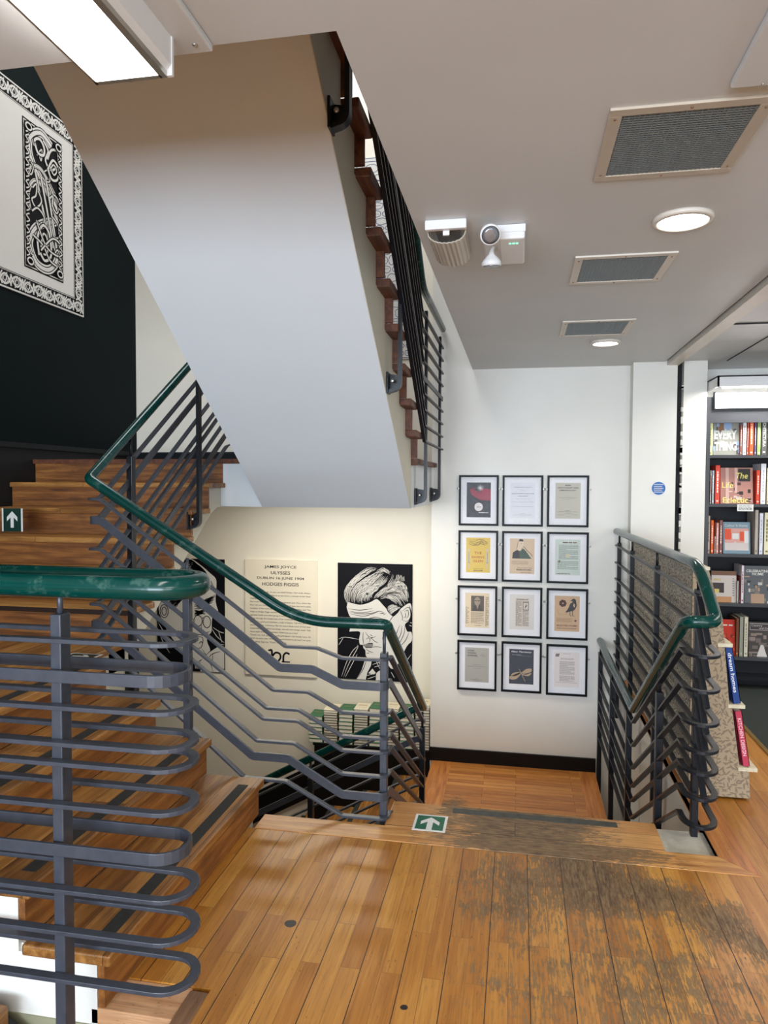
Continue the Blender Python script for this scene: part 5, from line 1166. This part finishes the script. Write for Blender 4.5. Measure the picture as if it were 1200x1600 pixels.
faceout(1115.5, 1156, 659.5, S1, 'face-out book with bold white EVERY THING on a house photo, top shelf', [C_(150, 150, 140), C_(206, 212, 196), C_(96, 92, 90), C_(140, 104, 76), C_(150, 172, 206), M['white']], c1)
for a_ in ((1157, 1160.5, 664, (160, 100, 90), 'thin brown-pink book beside the EVERY THING book', 'STUDIO', (235, 220, 210)), (1161, 1167.5, 656.5, (232, 228, 228), 'white spine with grey title right of the EVERY THING book, top shelf', 'LIVING IN COLOUR', (150, 120, 120)), (1167.8, 1171, 661, (214, 92, 74), 'thin coral book between white and orange spines, top shelf', 'NEW', (240, 220, 210)),
           (1171.5, 1179, 653, (232, 94, 52), 'orange book with white title on the top shelf', 'THE NEW HOUSE', (245, 225, 210)), (1179.5, 1183, 660, (108, 92, 138), 'purple and white book right of the orange one, top shelf', 'PATTERN', (230, 228, 235)), (1183.5, 1190, 659.5, (150, 172, 108), 'sage green book on the top shelf', 'PLANT ROOMS', (225, 230, 205)),
           (1190.8, 1200, 643.5, (92, 92, 90), 'tall dark grey book at the right of the top shelf', 'ARCHITECTURA', (225, 225, 220)), (1201, 1210, 650, (200, 190, 170), 'beige book after the tall grey one, top shelf', 'HOME', (90, 80, 70))): upright(a_[0], a_[1], a_[2], S1, a_[3], a_[4], a_[5], a_[6])
for a_ in ((1104.5, 1109.5, 729, (52, 124, 72), 'green book at the left end of the second shelf', 'URBAN LIVING WITH PLANTS', (220, 235, 210)), (1109.8, 1112.5, 735, (196, 190, 178), 'thin cream and red book on the second shelf', 'COLOUR', (180, 50, 50)), (1112.8, 1117, 735, (168, 172, 176), 'thin grey book on the second shelf', 'SPACES', (230, 230, 230)),
           (1118, 1126, 727, (218, 76, 58), 'bright red book left of the eclectic cover, second shelf', 'THE HOME DESIGN BOOK', (245, 225, 215)), (1182, 1188.5, 735, (208, 72, 50), 'red book right of the eclectic cover, second shelf', 'INTERIORS', (240, 220, 210)), (1189, 1198, 724.5, (228, 228, 232), 'tall white book on the second shelf', 'MODERN', (190, 190, 200)), (1198.5, 1206, 731, (224, 214, 180), 'cream book at the right of the second shelf', 'DECOR', (150, 120, 80))): upright(a_[0], a_[1], a_[2], S2, a_[3], a_[4], a_[5], a_[6])
def c2(F, w, h):
    F.rect(0, 0, w, h, 0); room_scene(F, w, h, 20, [1, 2, 3], .2, .05, .95, .6, 8); F.rect(w * .55, h * .62, w * .92, h * .97, 2, .002); F.rect(w * .58, h * .65, w * .89, h * .94, 4, .0022); F.rect(w * .16, 0, w * .26, h, 5, .002); F.rect(w * .44, h * .3, w * .52, h, 5, .0021)
    F.text('The', w * .66, h * .78, 1, 6, .003, fitw=w * .36, fith=h * .16, shear=.2); F.text('Life', w * .22, h * .52, 1, 6, .003, fitw=w * .34, fith=h * .16); F.text('Eclectic', w * .46, h * .10, 1, 6, .003, fitw=w * .78, fith=h * .15, bold=.01)
faceout(1127, 1178, 730.5, S2, 'face-out book The Life Eclectic in yellow letters over a pink room, second shelf', [C_(176, 128, 116), C_(84, 58, 54), C_(56, 46, 44), C_(206, 190, 180), C_(48, 50, 46), C_(206, 170, 160), C_(246, 230, 130)], c2)
for a_ in ((1103, 1105, 820, (70, 60, 70), 'dark thin book at the left end of the third shelf', None, (200, 200, 200)), (1105.3, 1110.5, 806, (196, 176, 160), 'beige book on the third shelf', 'CALM', (120, 100, 90)), (1111, 1116, 813, (236, 104, 48), 'orange book on the third shelf', 'THE NEW COLOUR BOOK', (245, 230, 215)), (1116.3, 1119, 838, (224, 190, 180), 'short pale pink book on the third shelf', 'TINY', (150, 90, 90)),
           (1119.3, 1124, 817, (220, 158, 142), 'salmon pink book on the third shelf', 'ROOMS', (245, 230, 225)), (1124.5, 1130, 813, (146, 96, 92), 'mauve-brown book left of the blue cover, third shelf', 'HOUSE OF PAPER', (235, 215, 210)), (1180, 1186, 797, (176, 166, 156), 'tall taupe book right of the blue cover, third shelf', None, (130, 120, 110)), (1187, 1193.5, 802, (220, 222, 232), 'white-lilac book on the third shelf', 'NORDIC', (170, 170, 190)), (1194.5, 1204, 801, (222, 216, 186), 'cream book with olive title at the right of the third shelf', 'NATURE', (120, 110, 70))): upright(a_[0], a_[1], a_[2], S3, a_[3], a_[4], a_[5], a_[6])
def c3(F, w, h):
    F.rect(0, 0, w, h, 0); F.rect(w * .06, h * .1, w * .94, h * .80, 1, .0006); F.rect(w * .06, h * .1, w * .94, h * .34, 4, .0008); F.rect(w * .06, h * .44, w * .3, h * .78, 2, .0009); F.rect(w * .62, h * .40, w * .78, h * .70, 2, .0009); F.rect(w * .34, h * .46, w * .58, h * .64, 3, .001); F.rect(w * .78, h * .34, w * .94, h * .72, 3, .0009)
    room_scene(F, w, h, 12, [3, 5, 4], .08, .12, .55, .4, 3); F.text('Colour Is Home', w * .48, h * .89, 1, 3, .003, fitw=w * .84, fith=h * .08)
faceout(1131, 1173.5, 815.5, S3, 'face-out blue-grey book Colour Is Home with an orange room photo, third shelf', [C_(122, 146, 160), C_(214, 160, 150), C_(222, 90, 62), C_(222, 222, 218), C_(206, 196, 192), C_(60, 52, 54)], c3)
def c4(F, w, h):
    F.rect(0, 0, w, h, 0); F.rect(0, h * .86, w, h, 2, .0006); F.rect(0, 0, w * .8, h * .18, 3, .0006); F.rect(w * .05, h * .3, w * .5, h * .62, 1, .0007); F.rect(w * .06, h * .3, w * .3, h * .42, 4, .001); F.text('SPACE', w * .24, h * .72, 1, 4, .003, fitw=w * .28, fith=h * .08, bold=.02)
    for k in range(8): F.rect(w * .84, h * (.22 + .075 * k), w * .9, h * (.24 + .075 * k), 1, .001)
faceout(1113, 1152, 892, S4, 'tilted face-out book SPACE with a white staircase photo, fourth shelf', [C_(206, 196, 190), C_(66, 58, 58), C_(120, 88, 70), C_(190, 140, 96), C_(216, 196, 110)], c4)
for a_ in ((1151.5, 1155, 908, (176, 178, 170), 'thin grey book on the fourth shelf', None, (120, 120, 110)), (1155.3, 1158, 900, (110, 44, 40), 'thin dark red book on the fourth shelf', None, (200, 150, 140)), (1158.5, 1163.5, 883.5, (222, 214, 222), 'white book left of the CELEBRATING HOME cover, fourth shelf', 'STYLE', (150, 60, 60))): upright(a_[0], a_[1], a_[2], S4, a_[3], a_[4], a_[5], a_[6])
def c5(F, w, h):
    F.rect(0, 0, w, h, 0); room_scene(F, w, h, 26, [1, 2, 3, 4], 0, 0, 1, .72, 12); F.rect(w * .25, 0, w * .75, h * .25, 4, .003)
    F.text('CELEBRATING', w * .52, h * .86, 1, 5, .004, fitw=w * .86, fith=h * .07, bold=.01); F.text('HOME', w * .52, h * .78, 1, 5, .004, fitw=w * .42, fith=h * .07, bold=.01)
faceout(1164, 1206, 884, S4, 'face-out grey book CELEBRATING HOME with a laid table photo, fourth shelf', [C_(92, 96, 100), C_(60, 64, 66), C_(130, 122, 112), C_(196, 194, 190), C_(172, 142, 118), M['white']], c5)
def c6(F, w, h):
    F.rect(0, 0, w, h, 0); room_scene(F, w, h, 24, [1, 2], .3, 0, 1, .6, 4); F.para(w * .15, w * .85, h * .8, h * .88, 1, 3, .004, .5)
faceout(1125, 1150, 968, S5, 'face-out red and orange patterned book on the bottom shelf', [C_(196, 50, 28), C_(220, 110, 60), C_(130, 40, 26), C_(225, 205, 190)], c6)
for a_ in ((1150.3, 1155.5, 966, (120, 70, 44), 'brown speckled book on the bottom shelf', None, (210, 150, 90)), (1156, 1162.5, 964, (150, 152, 136), 'grey-green book on the bottom shelf', None, (180, 180, 165)), (1163, 1170, 964, (212, 206, 184), 'cream book left of the Country and Cosy cover, bottom shelf', 'FARMHOUSE', (150, 140, 120))): upright(a_[0], a_[1], a_[2], S5, a_[3], a_[4], a_[5], a_[6])
def c7(F, w, h):
    F.rect(0, 0, w, h, 0); room_scene(F, w, h, 24, [1, 2, 3], 0, 0, 1, .68, 21); F.poly([(w * .3, 0), (w * .7, 0), (w * .56, h * .34), (w * .46, h * .34)], 4, .003); F.line([(w * .06, h * .77), (w * .94, h * .77), (w * .94, h * .95), (w * .06, h * .95), (w * .06, h * .77)], .003, 4, .003)
    F.text('Country', w * .32, h * .89, 1, 4, .004, fitw=w * .42, fith=h * .07); F.text('and Cosy', w * .64, h * .82, 1, 4, .004, fitw=w * .46, fith=h * .06)
faceout(1171, 1212, 972, S5, 'face-out dark book Country and Cosy with a garden path photo, bottom shelf', [C_(70, 64, 62), C_(110, 100, 94), C_(140, 124, 116), C_(90, 86, 70), C_(206, 200, 196)], c7)

# books that continue to the right end of each shelf
rb = random.Random(11); PAL = [(60, 84, 110), (200, 186, 160), (170, 60, 48), (80, 104, 76), (224, 220, 212), (46, 46, 52), (206, 140, 70), (120, 96, 120)]
for si, (zs_, pxs) in enumerate(zip(zs, (1211, 1207, 1205, 1208, 1214))):
    x = pxs
    while x < 1254:
        wpx = rb.uniform(4.5, 8.5); hh = rb.uniform(.22, .30)
        ptop = [711, 787, 865, 943, 1027][si] - hh * 1120 / 6.0
        o = upright(x, x + wpx, ptop, zs_, PAL[rb.randrange(len(PAL))], 'upright book in the run at the far right end of a bookcase shelf', None, (180, 176, 168)); o['group'] = 'books at the far right end of the shelves'
        x += wpx + .3

# ================================================================== DISPLAY STAND WITH LEAF PATTERN
N = NT('leaf_pattern_fabric'); p_ = N.pos()
def leafmask(scale, seed):
    v = N.n('ShaderNodeTexVoronoi'); v.feature = 'F1'; v.inputs['Scale'].default_value = scale; v.inputs['Randomness'].default_value = .75
    N.l(N.mapping(p_, scale=(1, 1, 1), loc=(seed, seed * .7, seed * .3)), v.inputs['Vector'])
    dv = N.n('ShaderNodeVectorMath', operation='SUBTRACT'); N.l(N.mapping(p_, loc=(seed, seed * .7, seed * .3)), dv.inputs[0]); N.l(v.outputs['Position'], dv.inputs[1])
    sp = N.n('ShaderNodeSeparateXYZ'); N.l(dv.outputs[0], sp.inputs[0]); cs = N.n('ShaderNodeSeparateXYZ'); N.l(v.outputs['Color'], cs.inputs[0])
    an = N.math('MULTIPLY', cs.outputs[0], 6.28); ca = N.math('COSINE', an); sa = N.math('SINE', an); hx = N.math('ADD', sp.outputs[0], sp.outputs[1])
    u = N.math('ADD', N.math('MULTIPLY', hx, ca), N.math('MULTIPLY', sp.outputs[2], sa)); w2 = N.math('SUBTRACT', N.math('MULTIPLY', sp.outputs[2], ca), N.math('MULTIPLY', hx, sa))
    L = .022 * 28 / scale; T = .0052 * 28 / scale
    e = N.math('ADD', N.math('POWER', N.math('DIVIDE', u, L), 2.0), N.math('POWER', N.math('ABSOLUTE', N.math('DIVIDE', w2, T)), 1.3)); return N.math('LESS_THAN', e, 1.0)
m1 = leafmask(34, 0.0); m2 = leafmask(38, 3.1); mm = N.math('MAXIMUM', m1, m2)
N.l(N.mix(mm, rgb(160, 142, 116), rgb(124, 108, 88)), N.b.inputs['Base Color']); N.b.inputs['Roughness'].default_value = .75; M['leaf'] = N.m
N = NT('dense_leaf_pattern_fabric'); p_ = N.pos(); m1 = leafmask(40, 1.0); m2 = leafmask(44, 5.0); mm = N.math('MAXIMUM', m1, m2)
N.l(N.mix(mm, rgb(196, 188, 172), rgb(96, 90, 82)), N.b.inputs['Base Color']); N.b.inputs['Roughness'].default_value = .75; M['leaf_dense'] = N.m
t = thing('display_stand', 'stepped book display stand covered in beige leaf-patterned fabric beside the right railing', 'display stand')
xs = .875; Y0, Y1 = 3.86, 5.86
prof = [(xs, 0.012), (1.17, 0.012), (1.16, .17), (1.115, .18), (1.075, .47), (1.06, .50), (1.02, .93), (.95, 1.17), (xs, 1.17)]
MB().prism([(x, Y0, z) for x, z in prof], (0, .02, 0)).build('end_panel', M['leaf'], t)
MB().prism([(x, Y1, z) for x, z in prof], (0, .02, 0)).build('end_panel', M['leaf'], t)
MB().box(xs, xs + .02, Y0 + .02, Y1, 0.012, 1.17).build('back_panel', M['leaf_dense'], t)
MB().prism([(1.16, Y0 + .02, .012), (1.15, Y0 + .02, .17), (1.105, Y0 + .02, .18), (1.065, Y0 + .02, .47), (1.05, Y0 + .02, .5), (1.01, Y0 + .02, .93), (.94, Y0 + .02, 1.16), (xs + .02, Y0 + .02, 1.16), (xs + .02, Y0 + .02, .012)], (0, Y1 - Y0 - .02, 0)).build('body', M['leaf'], t)
for (x0, x1, z) in ((1.11, 1.20, .17), (1.055, 1.135, .49), (1.0, 1.07, .80)): MB().box(x0, x1, Y0 - .005, Y1, z - .018, z).build('ledge', plain('leafy_ledge_covering', rgb(206, 196, 168), .6, noise=.15, nscale=40), t)
MB().box(xs - .004, .955, Y0 - .004, Y1 + .02, 1.17, 1.185).build('top_rail', C_(214, 204, 180), t)
def lean(x, z, h_, th, dep, col, label, txt, tcol, ang=.14, y=None):
    """book leaning on the stand with its spine towards the camera"""
    y = y or Y0 + .01
    t = thing('book', label, 'book'); t.location = (x, y, z); t.rotation_euler = (0, -ang, 0); m = C_(*col)
    b = MB(); b.box(0, th, 0, .004, 0, h_); b.box(0, .003, 0, dep, 0, h_); b.box(th - .003, th, 0, dep, 0, h_); b.build('cover', m, t)
    MB().box(.003, th - .003, .004, dep - .004, .003, h_ - .002).build('pages', M['pages'], t)
    F = Flat((0, 0, 0), (1, 0, 0), (0, 0, 1), th, h_); (_spine(F, txt) if txt else F.rect(F.w * .35, F.h * .3, F.w * .6, F.h * .8, 0)); F.mb.build('lettering', [C_(*tcol)], t); return t
lean(1.083, .49, .30, .036, .22, (38, 66, 128), 'blue hardback dream homes leaning on the middle ledge of the patterned stand', 'dream homes', (226, 228, 232), .16)
lean(1.135, .17, .285, .034, .22, (186, 62, 84), 'pink-red hardback KITCHEN DESIGN leaning on the bottom ledge of the patterned stand', 'KITCHEN DESIGN', (232, 200, 205), .16)
lean(1.02, .80, .22, .02, .17, (206, 196, 176), 'cream illustrated book on the top ledge of the patterned stand', None, (160, 90, 60), .30, y=Y0 + .12)
